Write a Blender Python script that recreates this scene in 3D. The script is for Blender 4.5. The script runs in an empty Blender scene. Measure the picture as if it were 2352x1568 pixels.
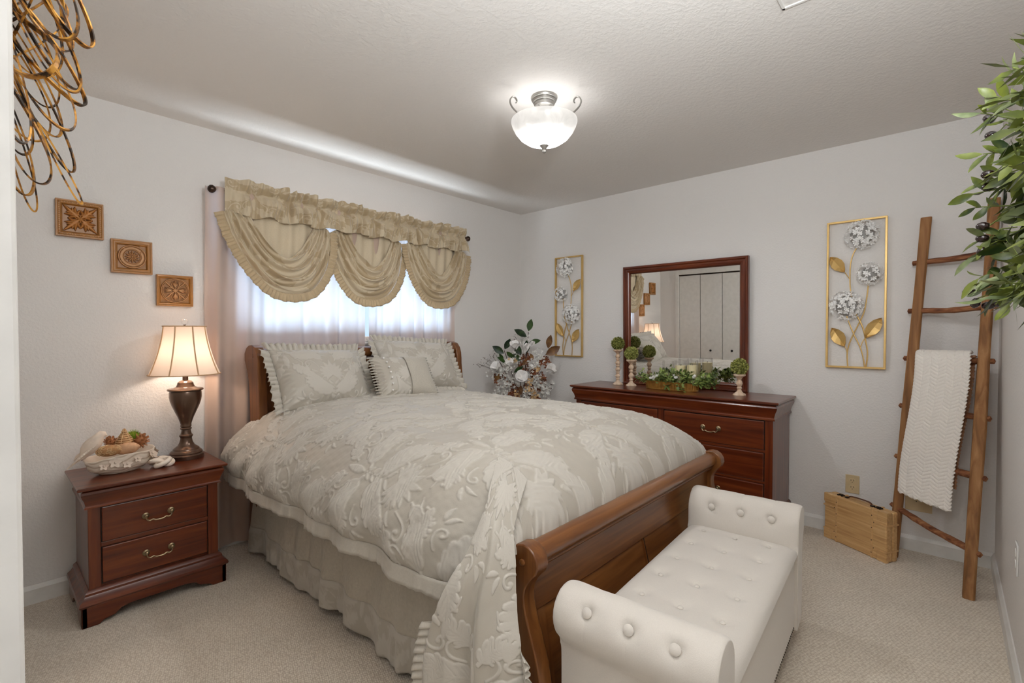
import bpy, bmesh, math, random
import numpy as np
from mathutils import Vector, Matrix
R = math.radians
PI = math.pi
C = bpy.context.scene.collection
sc = bpy.context.scene
random.seed(7); rng = np.random.default_rng(7)

# ------------------------------------------------------------------ camera
YAW, PITCH = R(42.1), math.atan(21/1107)
cam_d = bpy.data.cameras.new('camera'); cam = bpy.data.objects.new('camera', cam_d); C.objects.link(cam)
cam_d.sensor_width = 36; cam_d.lens = 1107/2352*36; cam_d.clip_start = .02
cam.location = (-3.64, -3.17, 1.27)
fw = Vector((math.cos(YAW)*math.cos(PITCH), math.sin(YAW)*math.cos(PITCH), -math.sin(PITCH)))
cam.rotation_euler = fw.to_track_quat('-Z', 'Y').to_euler()
sc.camera = cam
# ------------------------------------------------------------------ world, lights, exposure
w = bpy.data.worlds.new('world'); sc.world = w; w.use_nodes = True
bgn = w.node_tree.nodes['Background']; bgn.inputs[0].default_value = (.66, .82, 1, 1); bgn.inputs[1].default_value = .9
def area(name, loc, target, sx, sy, power, col):
    d = bpy.data.lights.new(name, 'AREA'); d.shape = 'RECTANGLE'; d.size = sx; d.size_y = sy; d.energy = power; d.color = col
    o = bpy.data.objects.new(name, d); C.objects.link(o); o.location = loc
    o.rotation_euler = (Vector(target)-Vector(loc)).to_track_quat('-Z', 'Y').to_euler(); return o
# daylight bounced up from the pale ground outside the window
area('daylight_outside', (-1.77, .56, 1.14), (-1.77, .55, 1.95), 2.6, .75, 125, (.93, .97, 1))
# unseen fill light added in the hall behind the camera's doorway
area('hall_fill', (-4.3, -3.0, 2.2), (-2.2, -2.2, 1.2), .8, .9, 14, (.93, .97, 1))
# added fill light aimed at the ceiling, standing in for a bounced flash
area('bounce_fill', (-3.05, -3.12, 1.9), (-2.75, -2.8, 2.6), .25, .25, 29, (.92, .97, 1))
def point(name, loc, power, col, r, spot=None):
    d = bpy.data.lights.new(name, 'SPOT' if spot else 'POINT'); d.energy = power; d.color = col; d.shadow_soft_size = r
    if spot: d.spot_size = R(spot); d.spot_blend = .5
    o = bpy.data.objects.new(name, d); C.objects.link(o); o.location = loc; return o
LX, LY = -1.735, -1.665
point('ceiling_lamp_downlight', (LX, LY, 2.25), 58, (.95, .975, 1), .045, 176)
point('ceiling_lamp_bulb', (LX-.062, LY+.05, 2.262), .36, (.97, .985, 1), .03)
point('ceiling_lamp_bulb', (LX+.05, LY-.062, 2.262), .36, (.97, .985, 1), .03)
LMX, LMY = -2.909, -.178
point('table_lamp_bulb', (LMX, LMY, 1.15), 2.2, (1, .88, .77), .03)
sc.view_settings.view_transform = 'Standard'; sc.view_settings.look = 'None'
sc.view_settings.gamma = 1; sc.view_settings.use_curve_mapping = False
sc.view_settings.exposure = 0.34
sc.cycles.max_bounces = 14; sc.cycles.diffuse_bounces = 8; sc.cycles.transparent_max_bounces = 16

# ------------------------------------------------------------------ materials
def mat(name):
    m = bpy.data.materials.new(name); m.use_nodes = True; nt = m.node_tree
    return m, nt, nt.nodes['Principled BSDF']
def lin(c):
    return tuple(((v/255)/12.92 if v/255 <= .04045 else ((v/255+.055)/1.055)**2.4) for v in c) + (1,)
def N(nt, t, **k):
    n = nt.nodes.new(t)
    for a, b in k.items():
        if a in n.inputs: n.inputs[a].default_value = b
        else: setattr(n, a, b)
    return n
def coords(nt, scale=(1, 1, 1), kind='Object', rot=(0, 0, 0)):
    t = N(nt, 'ShaderNodeTexCoord'); m = N(nt, 'ShaderNodeMapping'); m.inputs['Scale'].default_value = scale; m.inputs['Rotation'].default_value = rot
    nt.links.new(t.outputs[kind], m.inputs[0]); return m.outputs[0]
def ramp(nt, fac, stops):
    r = N(nt, 'ShaderNodeValToRGB'); e = r.color_ramp.elements
    while len(e) < len(stops): e.new(.5)
    for i, (p, c) in enumerate(stops): e[i].position = p; e[i].color = c
    nt.links.new(fac, r.inputs[0]); return r.outputs[0]
def bump(nt, b, h, strength=.3, dist=.01):
    n = N(nt, 'ShaderNodeBump'); n.inputs['Strength'].default_value = strength; n.inputs['Distance'].default_value = dist
    nt.links.new(h, n.inputs['Height']); nt.links.new(n.outputs[0], b.inputs['Normal']); return n
def simple(name, c, rough=.5, metal=0, nscale=0, nbump=0, var=0, coat=0, spec=.5, sheen=0):
    m, nt, b = mat(name); c = lin(c)
    b.inputs['Base Color'].default_value = c; b.inputs['Roughness'].default_value = rough; b.inputs['Metallic'].default_value = metal
    b.inputs['Coat Weight'].default_value = coat; b.inputs['Coat Roughness'].default_value = .15; b.inputs['Specular IOR Level'].default_value = spec
    b.inputs['Sheen Weight'].default_value = sheen
    v = coords(nt); n = N(nt, 'ShaderNodeTexNoise'); n.inputs['Scale'].default_value = nscale or 30; n.inputs['Detail'].default_value = 4
    nt.links.new(v, n.inputs[0])
    va = var or .05
    nt.links.new(ramp(nt, n.outputs[0], [(.3, tuple(x*(1-va) for x in c[:3])+(1,)), (.7, tuple(min(1, x*(1+va)) for x in c[:3])+(1,))]), b.inputs['Base Color'])
    if nbump: bump(nt, b, n.outputs[0], nbump, .004)
    return m
def wall_mat(name, c, scale=85, strength=.22):
    m, nt, b = mat(name); v = coords(nt)
    b.inputs['Roughness'].default_value = .75; b.inputs['Specular IOR Level'].default_value = .3
    b.inputs['Base Color'].default_value = lin(c)
    n = N(nt, 'ShaderNodeTexNoise'); n.inputs['Scale'].default_value = scale; n.inputs['Detail'].default_value = 3; n.inputs['Roughness'].default_value = .55
    nt.links.new(v, n.inputs[0])
    r = ramp(nt, n.outputs[0], [(.42, (0, 0, 0, 1)), (.62, (1, 1, 1, 1))])
    bump(nt, b, r, strength, .004); return m
def wood_mat(name, dark, mid, light, axis=0, rough=.3, coat=.4, gscale=3.0, grain=.12):
    m, nt, b = mat(name)
    s = [26, 26, 26]; s[axis] = 1.6
    v = coords(nt, tuple(x*gscale/3 for x in s))
    n = N(nt, 'ShaderNodeTexNoise'); n.inputs['Scale'].default_value = 1.4; n.inputs['Detail'].default_value = 6; n.inputs['Distortion'].default_value = .7
    nt.links.new(v, n.inputs[0])
    nt.links.new(ramp(nt, n.outputs[0], [(.3, lin(dark)), (.5, lin(mid)), (.72, lin(light))]), b.inputs['Base Color'])
    b.inputs['Roughness'].default_value = rough; b.inputs['Coat Weight'].default_value = coat; b.inputs['Coat Roughness'].default_value = .18
    b.inputs['Specular IOR Level'].default_value = .45
    if grain: bump(nt, b, n.outputs[0], grain, .002)
    return m
def relief_mat(name, base, raised, r0=.42, r1=.7, sheen=.25, fine=260, fb=.15, transl=0):
    """colour follows the woven figure held in the mesh attribute 'relief'"""
    m, nt, b = mat(name)
    a = N(nt, 'ShaderNodeAttribute'); a.attribute_name = 'relief'
    nt.links.new(ramp(nt, a.outputs['Fac'], [(.12, lin(base)), (.6, lin(raised))]), b.inputs['Base Color'])
    mr = N(nt, 'ShaderNodeMapRange'); mr.inputs['To Min'].default_value = r0; mr.inputs['To Max'].default_value = r1
    nt.links.new(a.outputs['Fac'], mr.inputs['Value']); nt.links.new(mr.outputs[0], b.inputs['Roughness'])
    b.inputs['Sheen Weight'].default_value = sheen
    n = N(nt, 'ShaderNodeTexNoise'); n.inputs['Scale'].default_value = fine; nt.links.new(coords(nt), n.inputs[0])
    bump(nt, b, n.outputs[0], fb, .002)
    return m
def transl_mat(name, c, ct, fac, rough=.8):
    m, nt, b = mat(name); b.inputs['Base Color'].default_value = lin(c); b.inputs['Roughness'].default_value = rough
    t = N(nt, 'ShaderNodeBsdfTranslucent'); t.inputs[0].default_value = lin(ct)
    mx = N(nt, 'ShaderNodeMixShader'); mx.inputs[0].default_value = fac
    out = nt.nodes['Material Output']; nt.links.new(b.outputs[0], mx.inputs[1]); nt.links.new(t.outputs[0], mx.inputs[2]); nt.links.new(mx.outputs[0], out.inputs[0])
    n = N(nt, 'ShaderNodeTexNoise'); n.inputs['Scale'].default_value = 300; nt.links.new(coords(nt), n.inputs[0]); bump(nt, b, n.outputs[0], .1, .001)
    return m
def glass_mat(name, tint=(255, 255, 255), gl=.08):
    m = bpy.data.materials.new(name); m.use_nodes = True; nt = m.node_tree; nt.nodes.remove(nt.nodes['Principled BSDF'])
    t = N(nt, 'ShaderNodeBsdfTransparent'); t.inputs[0].default_value = lin(tint); g = N(nt, 'ShaderNodeBsdfGlossy'); g.inputs['Roughness'].default_value = .02
    lw = N(nt, 'ShaderNodeLayerWeight'); lw.inputs[0].default_value = .35
    ma = N(nt, 'ShaderNodeMath', operation='MULTIPLY_ADD'); nt.links.new(lw.outputs['Fresnel'], ma.inputs[0]); ma.inputs[1].default_value = .22; ma.inputs[2].default_value = gl*.3
    mx = N(nt, 'ShaderNodeMixShader'); nt.links.new(ma.outputs[0], mx.inputs[0]); nt.links.new(t.outputs[0], mx.inputs[1]); nt.links.new(g.outputs[0], mx.inputs[2])
    nt.links.new(mx.outputs[0], nt.nodes['Material Output'].inputs[0]); return m

M = {}
M['wall'] = wall_mat('wall_paint', (224, 221, 218))
M['ceiling'] = wall_mat('ceiling_paint', (226, 222, 218), 60, .16)
M['trim'] = simple('trim_paint', (222, 220, 216), .45, nscale=20)
# carpet
def carpet():
    m, nt, b = mat('loop_carpet'); v = coords(nt, rot=(0, 0, R(18)))
    vo = N(nt, 'ShaderNodeTexVoronoi'); vo.inputs['Scale'].default_value = 140; vo.inputs['Randomness'].default_value = .45
    mp = N(nt, 'ShaderNodeMapping'); mp.inputs['Scale'].default_value = (1, .62, 1); nt.links.new(v, mp.inputs[0]); nt.links.new(mp.outputs[0], vo.inputs['Vector'])
    n1 = N(nt, 'ShaderNodeTexNoise'); n1.inputs['Scale'].default_value = 3.0; n1.inputs['Detail'].default_value = 6; nt.links.new(v, n1.inputs[0])
    n2 = N(nt, 'ShaderNodeTexNoise'); n2.inputs['Scale'].default_value = 190; n2.inputs['Detail'].default_value = 3; nt.links.new(v, n2.inputs[0])
    c1 = ramp(nt, vo.outputs['Distance'], [(.28, lin((234, 224, 208))), (.66, lin((204, 190, 172)))])
    c2 = ramp(nt, n1.outputs[0], [(.3, (.86, .86, .86, 1)), (.7, (1, 1, 1, 1))])
    c3 = ramp(nt, n2.outputs[0], [(.3, (.84, .83, .82, 1)), (.6, (1, 1, 1, 1))])
    for c in (c2, c3):
        mx = N(nt, 'ShaderNodeMix', data_type='RGBA', blend_type='MULTIPLY'); mx.inputs[0].default_value = 1
        nt.links.new(c1, mx.inputs[6]); nt.links.new(c, mx.inputs[7]); c1 = mx.outputs[2]
    nt.links.new(c1, b.inputs['Base Color']); b.inputs['Roughness'].default_value = .95; b.inputs['Specular IOR Level'].default_value = .1; b.inputs['Sheen Weight'].default_value = .3
    inv = N(nt, 'ShaderNodeMath', operation='SUBTRACT'); inv.inputs[0].default_value = 1; nt.links.new(vo.outputs['Distance'], inv.inputs[1])
    bump(nt, b, inv.outputs[0], .45, .005); return m
M['carpet'] = carpet()
ch = dict(dark=(72, 26, 8), mid=(96, 39, 14), light=(120, 56, 23))
M['cherry_x'] = wood_mat('cherry_wood_x', axis=0, **ch)
M['cherry_y'] = wood_mat('cherry_wood_y', axis=1, **ch)
M['cherry_z'] = wood_mat('cherry_wood_z', axis=2, **ch)
bd = dict(dark=(94, 52, 22), mid=(116, 70, 33), light=(134, 86, 44))
M['bed_x'] = wood_mat('bed_wood_x', axis=0, **bd)
M['bed_z'] = wood_mat('bed_wood_z', axis=2, **bd)
M['groove'] = simple('dark_groove', (22, 9, 6), .5)
M['brass'] = simple('antique_brass', (150, 132, 104), .35, 1, 60, .1, .15)
M['bronze'] = simple('bronze_lamp_metal', (104, 82, 68), .28, .75, 20, 0, .08, .3)
M['rod'] = simple('dark_bronze_rod', (62, 46, 36), .35, .7)
M['curtain'] = transl_mat('curtain_cloth', (214, 186, 166), (196, 212, 232), .3)
M['valance'] = relief_mat('gold_damask', (180, 160, 128), (200, 184, 156), .4, .7, .3)
M['lining'] = simple('pale_swag_lining', (206, 190, 162), .7, 0, 200, .1, sheen=.2)
M['ruffle_gold'] = simple('gold_ruffle_cloth', (186, 164, 130), .6, 0, 200, .15, sheen=.3)
M['shade'] = transl_mat('lamp_shade_cloth', (234, 216, 198), (226, 206, 188), .24)
M['shade_trim'] = simple('shade_seam_trim', (205, 170, 134), .8)
M['damask'] = relief_mat('ivory_damask', (179, 172, 160), (192, 186, 176), .38, .75)
M['satin'] = simple('ivory_satin_ruffle', (188, 181, 169), .5, 0, 150, .08, sheen=.3)
M['pillow_rib'] = simple('ribbed_ivory_cloth', (182, 175, 162), .7, 0, 120, .5, sheen=.3)
M['skirt'] = simple('matelasse_skirt_cloth', (186, 178, 164), .75, 0, 75, .8, .06, sheen=.2)
M['linen'] = simple('ivory_linen', (208, 201, 192), .85, 0, 400, .12, .03, sheen=.3)
M['nail'] = simple('dark_nailhead', (70, 60, 50), .3, .9)
M['dark_wood'] = simple('dark_wood_foot', (50, 26, 16), .4)
M['gold'] = simple('gold_metal', (214, 178, 112), .38, .55, 20, 0, .06)
M['silver_leaf'] = simple('silver_enamel', (248, 247, 245), .35, 0)
M['ladder'] = wood_mat('rustic_wood_z', (112, 74, 40), (148, 102, 60), (176, 130, 84), 2, .7, 0, 3, .5)
M['rung'] = wood_mat('rustic_wood_y', (84, 42, 22), (132, 80, 48), (168, 118, 78), 1, .75, 0, 4, .9)
M['fleece'] = simple('white_fleece', (236, 230, 222), .95, 0, 180, .5, .02, sheen=.5)
M['blanket_back'] = simple('tan_blanket_back', (178, 128, 92), .9, 0, 100, .3, sheen=.3)
M['pine_y'] = wood_mat('blond_wood_case', (186, 142, 90), (204, 162, 108), (218, 180, 128), 0, .5, .15, 6, .08)
M['leather'] = simple('worn_leather_strap', (206, 164, 112), .6, 0, 40, .4, .1)
M['leather_dark'] = simple('brown_leather_handle', (92, 52, 26), .55, 0, 40, .3, .1)
M['iron'] = simple('old_iron_latch', (50, 40, 32), .4, .8)
M['almond'] = simple('almond_plastic', (206, 184, 144), .4)
M['slot'] = simple('outlet_slot', (50, 38, 24), .6)
M['white_plastic'] = simple('white_plastic', (225, 223, 220), .35)
M['black_knob'] = simple('black_knob', (14, 13, 13), .3)
M['ceramic'] = simple('white_ceramic', (238, 226, 212), .28, coat=.3)
M['bowl'] = relief_mat('carved_white_resin', (176, 150, 120), (234, 222, 206), .6, .5, 0)
M['resin'] = simple('white_washed_resin', (222, 206, 190), .6, 0, 25, .3, .12)
M['wicker'] = simple('pale_wicker', (206, 172, 128), .75, 0, 60, .4, .2)
M['wicker_brown'] = simple('brown_wicker', (176, 130, 84), .75, 0, 60, .4, .2)
M['husk'] = simple('dried_husk', (205, 160, 122), .7, 0, 40, .5, .15)
M['cone'] = simple('pine_cone_scale', (164, 110, 68), .7, 0, 40, .3, .2)
M['moss'] = simple('green_moss', (128, 150, 34), .9, 0, 60, .4, .35)
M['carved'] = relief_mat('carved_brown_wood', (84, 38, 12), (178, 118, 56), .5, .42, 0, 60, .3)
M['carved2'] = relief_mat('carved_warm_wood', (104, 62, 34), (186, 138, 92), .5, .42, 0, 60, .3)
M['tile_frame'] = simple('tile_wood', (158, 106, 46), .45, 0, 30, .1, .1, .2)
M['tile_frame2'] = simple('tile_wood_red', (104, 50, 20), .45, 0, 30, .1, .1, .2)
M['bead'] = simple('pale_bead', (205, 160, 110), .4)
M['box_core'] = simple('boxwood_core', (52, 60, 20), .9)
def leafmat(name, c1, c2, rough=.45, sc_=40):
    m, nt, b = mat(name); v = coords(nt); n = N(nt, 'ShaderNodeTexNoise'); n.inputs['Scale'].default_value = sc_; nt.links.new(v, n.inputs[0])
    oi = N(nt, 'ShaderNodeObjectInfo'); ad = N(nt, 'ShaderNodeMath', operation='MULTIPLY_ADD'); ad.inputs[1].default_value = .35; nt.links.new(oi.outputs['Random'], ad.inputs[0])
    sb = N(nt, 'ShaderNodeMath', operation='SUBTRACT'); sb.inputs[1].default_value = .17; nt.links.new(n.outputs[0], sb.inputs[0]); nt.links.new(sb.outputs[0], ad.inputs[2])
    nt.links.new(ramp(nt, ad.outputs[0], [(.3, lin(c1)), (.7, lin(c2))]), b.inputs['Base Color']); b.inputs['Roughness'].default_value = rough
    return m
M['box_leaf'] = leafmat('boxwood_leaf', (104, 110, 42), (190, 190, 104), .6, 90)
M['greens'] = leafmat('garland_leaf', (52, 78, 30), (150, 168, 88), .5, 40)
M['olive_leaf'] = leafmat('olive_leaf', (38, 56, 20), (118, 128, 48), .4, 25)
M['olive_pale'] = leafmat('olive_leaf_pale', (84, 98, 58), (142, 152, 104), .5, 25)
M['olive'] = simple('black_olive', (38, 16, 14), .18, 0, 20, 0, .3, .6)
M['stem'] = simple('green_stem', (110, 122, 48), .6)
M['mag_leaf'] = leafmat('magnolia_leaf', (10, 34, 12), (52, 80, 30), .3, 30)
M['mag_brown'] = leafmat('magnolia_leaf_brown', (92, 56, 22), (140, 100, 52), .5, 30)
M['petal'] = simple('white_petal', (236, 233, 230), .6)
M['blossom'] = simple('white_blossom', (222, 220, 214), .7)
M['rust'] = simple('rust_dried_leaf', (128, 66, 28), .7, var=.3)
M['peach'] = simple('peach_dried_flower', (214, 178, 130), .7, var=.1)
M['twig'] = simple('dark_twig', (62, 34, 22), .7)
M['turned'] = wood_mat('whitewashed_turned_wood', (176, 134, 98), (212, 186, 160), (232, 214, 196), 2, .6, 0, 1.5, .1)
M['tub'] = simple('gold_ribbed_metal', (156, 112, 50), .42, .7, 30, .2, .35)
M['wax'] = simple('cream_wax', (236, 222, 178), .45)
M['glass'] = glass_mat('clear_glass'); M['pane'] = glass_mat('window_glass', (248, 252, 255), .05)
M['mirror'] = simple('mirror_silver', (236, 236, 234), .004, 1, 5, 0, .001)
M['gap_shade'] = simple('grey_gap_shade', (165, 163, 160), .6, 0)
M['nickel'] = simple('satin_nickel', (168, 165, 160), .35, .85)
M['gold_dark'] = None
def brass_leaf():
    m, nt, b = mat('patinated_brass'); v = coords(nt, (1, 1, 1)); n = N(nt, 'ShaderNodeTexNoise'); n.inputs['Scale'].default_value = 55; n.inputs['Detail'].default_value = 5; nt.links.new(v, n.inputs[0])
    nt.links.new(ramp(nt, n.outputs[0], [(.43, lin((44, 28, 12))), (.49, lin((150, 98, 32))), (.6, lin((204, 148, 62)))]), b.inputs['Base Color'])
    b.inputs['Metallic'].default_value = .3; b.inputs['Roughness'].default_value = .38; return m
M['art'] = brass_leaf()
def bowl_glass():
    m, nt, b = mat('alabaster_glass'); v = coords(nt, (1, 1, 1)); n = N(nt, 'ShaderNodeTexNoise'); n.inputs['Scale'].default_value = 9; n.inputs['Distortion'].default_value = 2; nt.links.new(v, n.inputs[0])
    b.inputs['Base Color'].default_value = lin((244, 240, 234)); b.inputs['Roughness'].default_value = .3
    b.inputs['Emission Color'].default_value = (1, .97, .93, 1); b.inputs['Emission Strength'].default_value = .5
    nt.links.new(ramp(nt, n.outputs[0], [(.35, lin((120, 118, 114))), (.6, lin((150, 148, 145)))]), b.inputs['Base Color'])
    tr = N(nt, 'ShaderNodeBsdfTranslucent'); tr.inputs[0].default_value = (.95, .93, .9, 1)
    tp = N(nt, 'ShaderNodeBsdfTransparent')
    m1 = N(nt, 'ShaderNodeMixShader'); m1.inputs[0].default_value = .12; nt.links.new(b.outputs[0], m1.inputs[1]); nt.links.new(tr.outputs[0], m1.inputs[2])
    m2 = N(nt, 'ShaderNodeMixShader'); m2.inputs[0].default_value = .35; nt.links.new(m1.outputs[0], m2.inputs[1]); nt.links.new(tp.outputs[0], m2.inputs[2])
    nt.links.new(m2.outputs[0], nt.nodes['Material Output'].inputs[0]); return m
M['alabaster'] = bowl_glass()

# ------------------------------------------------------------------ helpers
OFF = {}
def empty(name, label, cat, loc=(0, 0, 0), rotz=0, group=None, world=True):
    """an Empty at the thing's base; world=True: its parts' shapes are written in room coordinates"""
    o = bpy.data.objects.new(name, None); C.objects.link(o); o.location = loc; o.rotation_euler = (0, 0, rotz); o.empty_display_size = .05
    o['label'] = label; o['category'] = cat
    if group: o['group'] = group
    OFF[o.name] = Vector(loc) if world else Vector((0, 0, 0)); return o
def tag(o, label, cat, group=None):
    o['label'] = label; o['category'] = cat
    if group: o['group'] = group
    return o
class MB:
    def __init__(s): s.v = []; s.f = []
    def add(s, vs, fs, T=None):
        n = len(s.v)
        s.v += [tuple(T @ Vector(p)) if T is not None else tuple(p) for p in vs]
        s.f += [tuple(i+n for i in f) for f in fs]; return s
    def box(s, x0, x1, y0, y1, z0, z1, T=None):
        return s.add([(x0, y0, z0), (x1, y0, z0), (x1, y1, z0), (x0, y1, z0), (x0, y0, z1), (x1, y0, z1), (x1, y1, z1), (x0, y1, z1)],
                     [(0, 3, 2, 1), (4, 5, 6, 7), (0, 1, 5, 4), (1, 2, 6, 5), (2, 3, 7, 6), (3, 0, 4, 7)], T)
    def loft(s, rings, cap=True, closed=True, T=None):
        n = len(rings[0]); vs = [p for r in rings for p in r]; fs = []
        for i in range(len(rings)-1):
            for j in range(n if closed else n-1):
                k = (j+1) % n; fs.append((i*n+j, i*n+k, (i+1)*n+k, (i+1)*n+j))
        if cap: fs.append(tuple(range(n-1, -1, -1))); fs.append(tuple((len(rings)-1)*n+j for j in range(n)))
        return s.add(vs, fs, T)
    def lathe(s, prof, c=(0, 0, 0), n=32, sx=1, sy=1, T=None, cap=True):
        return s.loft([[(c[0]+r*sx*math.cos(2*PI*j/n), c[1]+r*sy*math.sin(2*PI*j/n), c[2]+z) for j in range(n)] for r, z in prof], cap, True, T)
    def tube(s, path, r, n=8, closed=False, T=None, ry=None):
        P = [Vector(p) for p in path]; m = len(P); rings = []; up = None
        for i in range(m):
            if closed: t = P[(i+1) % m]-P[i-1]
            else: t = P[min(i+1, m-1)]-P[max(i-1, 0)]
            t.normalize()
            if up is None:
                up = Vector((0, 0, 1)) if abs(t.z) < .9 else Vector((1, 0, 0))
            a = t.cross(up)
            if a.length < 1e-6: a = t.cross(Vector((.3, .9, .1)))
            a.normalize(); b = a.cross(t).normalized(); up = b
            rr = r[i] if isinstance(r, (list, tuple)) else r
            r2 = rr*ry if ry else rr
            rings.append([tuple(P[i]+a*(rr*math.cos(2*PI*j/n))+b*(r2*math.sin(2*PI*j/n))) for j in range(n)])
        if closed: rings.append(rings[0]); return s.loft(rings, False, True, T)
        return s.loft(rings, True, True, T)
    def sphere(s, c, r, n=12, m=8, sx=1, sy=1, sz=1, T=None):
        return s.lathe([(max(1e-4, r*math.sin(PI*i/m)), -r*sz*math.cos(PI*i/m)) for i in range(m+1)], c, n, sx, sy, T)
    def prism(s, poly, x0, x1, T=None, order='yz'):
        """polygon in (y,z) extruded along x (or (x,z) along y when order='xz', (x,y) along z when 'xy')"""
        if order == 'yz': f = lambda a, p: (a, p[0], p[1])
        elif order == 'xz': f = lambda a, p: (p[0], a, p[1])
        else: f = lambda a, p: (p[0], p[1], a)
        return s.loft([[f(x0, p) for p in poly], [f(x1, p) for p in poly]], True, True, T)
def obj(name, mb, m, parent=None, smooth=True, bevel=0, seg=2, angle=35, kind=None, recalc=True, sub=0):
    me = bpy.data.meshes.new(name); me.from_pydata(mb.v, [], mb.f)
    if recalc:
        bm = bmesh.new(); bm.from_mesh(me); bmesh.ops.recalc_face_normals(bm, faces=bm.faces); bm.to_mesh(me); bm.free()
    o = bpy.data.objects.new(name, me); C.objects.link(o)
    return finish(o, m, parent, smooth, bevel, seg, angle, kind, sub)
def finish(o, m, parent, smooth=True, bevel=0, seg=2, angle=35, kind=None, sub=0):
    me = o.data
    if m is not None: me.materials.append(M[m] if isinstance(m, str) else m)
    if parent is not None:
        off = OFF.get(parent.name, Vector((0, 0, 0)))
        OFF[o.name] = off
        if off.length: me.transform(Matrix.Translation(-off))
        o.parent = parent
    if smooth:
        me.polygons.foreach_set('use_smooth', [True]*len(me.polygons))
        if angle < 180: me.set_sharp_from_angle(angle=R(angle))
    if bevel:
        b = o.modifiers.new('bevel', 'BEVEL'); b.width = bevel; b.segments = seg; b.limit_method = 'ANGLE'; b.angle_limit = R(30)
    if sub:
        b = o.modifiers.new('subdivision', 'SUBSURF'); b.levels = sub; b.render_levels = sub
    if kind: o['kind'] = kind
    return o
def grid(name, P, m, parent=None, relief=None, closed_u=False, thick=0, kind=None, smooth=True, angle=180):
    """P[nv,nu,3] array -> one cloth-like mesh"""
    nv, nu = P.shape[:2]; idx = np.arange(nv*nu).reshape(nv, nu)
    if closed_u: nxt = np.roll(idx, -1, 1)
    else: nxt = idx[:, 1:]; 
    cur = idx if closed_u else idx[:, :-1]
    f = np.stack([cur[:-1], nxt[:-1], nxt[1:], cur[1:]], -1).reshape(-1, 4)
    me = bpy.data.meshes.new(name); V = P.reshape(-1, 3)
    me.vertices.add(len(V)); me.vertices.foreach_set('co', V.astype(np.float32).ravel())
    me.loops.add(len(f)*4); me.loops.foreach_set('vertex_index', f.astype(np.int32).ravel())
    me.polygons.add(len(f)); me.polygons.foreach_set('loop_start', np.arange(0, len(f)*4, 4, dtype=np.int32)); me.update(calc_edges=True)
    if relief is not None:
        a = me.attributes.new('relief', 'FLOAT', 'POINT'); a.data.foreach_set('value', relief.astype(np.float32).ravel())
    o = bpy.data.objects.new(name, me); C.objects.link(o)
    finish(o, m, parent, smooth, 0, 2, angle, kind)
    if thick:
        s = o.modifiers.new('thickness', 'SOLIDIFY'); s.thickness = thick; s.offset = 0
    return o
def normals(P):
    du = np.gradient(P, axis=1); dv = np.gradient(P, axis=0); n = np.cross(du, dv); return n/np.maximum(1e-9, np.linalg.norm(n, axis=2, keepdims=True))
def crom(keys, n):
    """smooth curve through keys, n samples, spaced evenly by key distance"""
    K = np.array(keys, float); d = np.r_[0, np.cumsum(np.linalg.norm(np.diff(K, axis=0), axis=1))]
    t = np.linspace(0, d[-1], n); out = np.zeros((n, K.shape[1]))
    Kp = np.vstack([2*K[0]-K[1], K, 2*K[-1]-K[-2]])
    for i, tt in enumerate(t):
        j = min(np.searchsorted(d, tt, 'right')-1, len(K)-2); u = (tt-d[j])/(d[j+1]-d[j])
        p0, p1, p2, p3 = Kp[j:j+4]
        out[i] = .5*((2*p1)+(-p0+p2)*u+(2*p0-5*p1+4*p2-p3)*u*u+(-p0+3*p1-3*p2+p3)*u**3)
    return out
def struct(name, mb, m, parent=None, smooth=False, bevel=0):
    o = obj(name, mb, m, parent, smooth, bevel)
    if parent is None: o['kind'] = 'structure'
    return o
def dup(root, loc=None, rot=None, **props):
    def cp(o, par):
        c = o.copy(); C.objects.link(c); c.parent = par
        for ch in o.children: cp(ch, c)
        return c
    c = cp(root, root.parent)
    if loc is not None: c.location = loc
    if rot is not None: c.rotation_euler = rot
    for k, v in props.items(): c[k] = v
    return c

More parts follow.
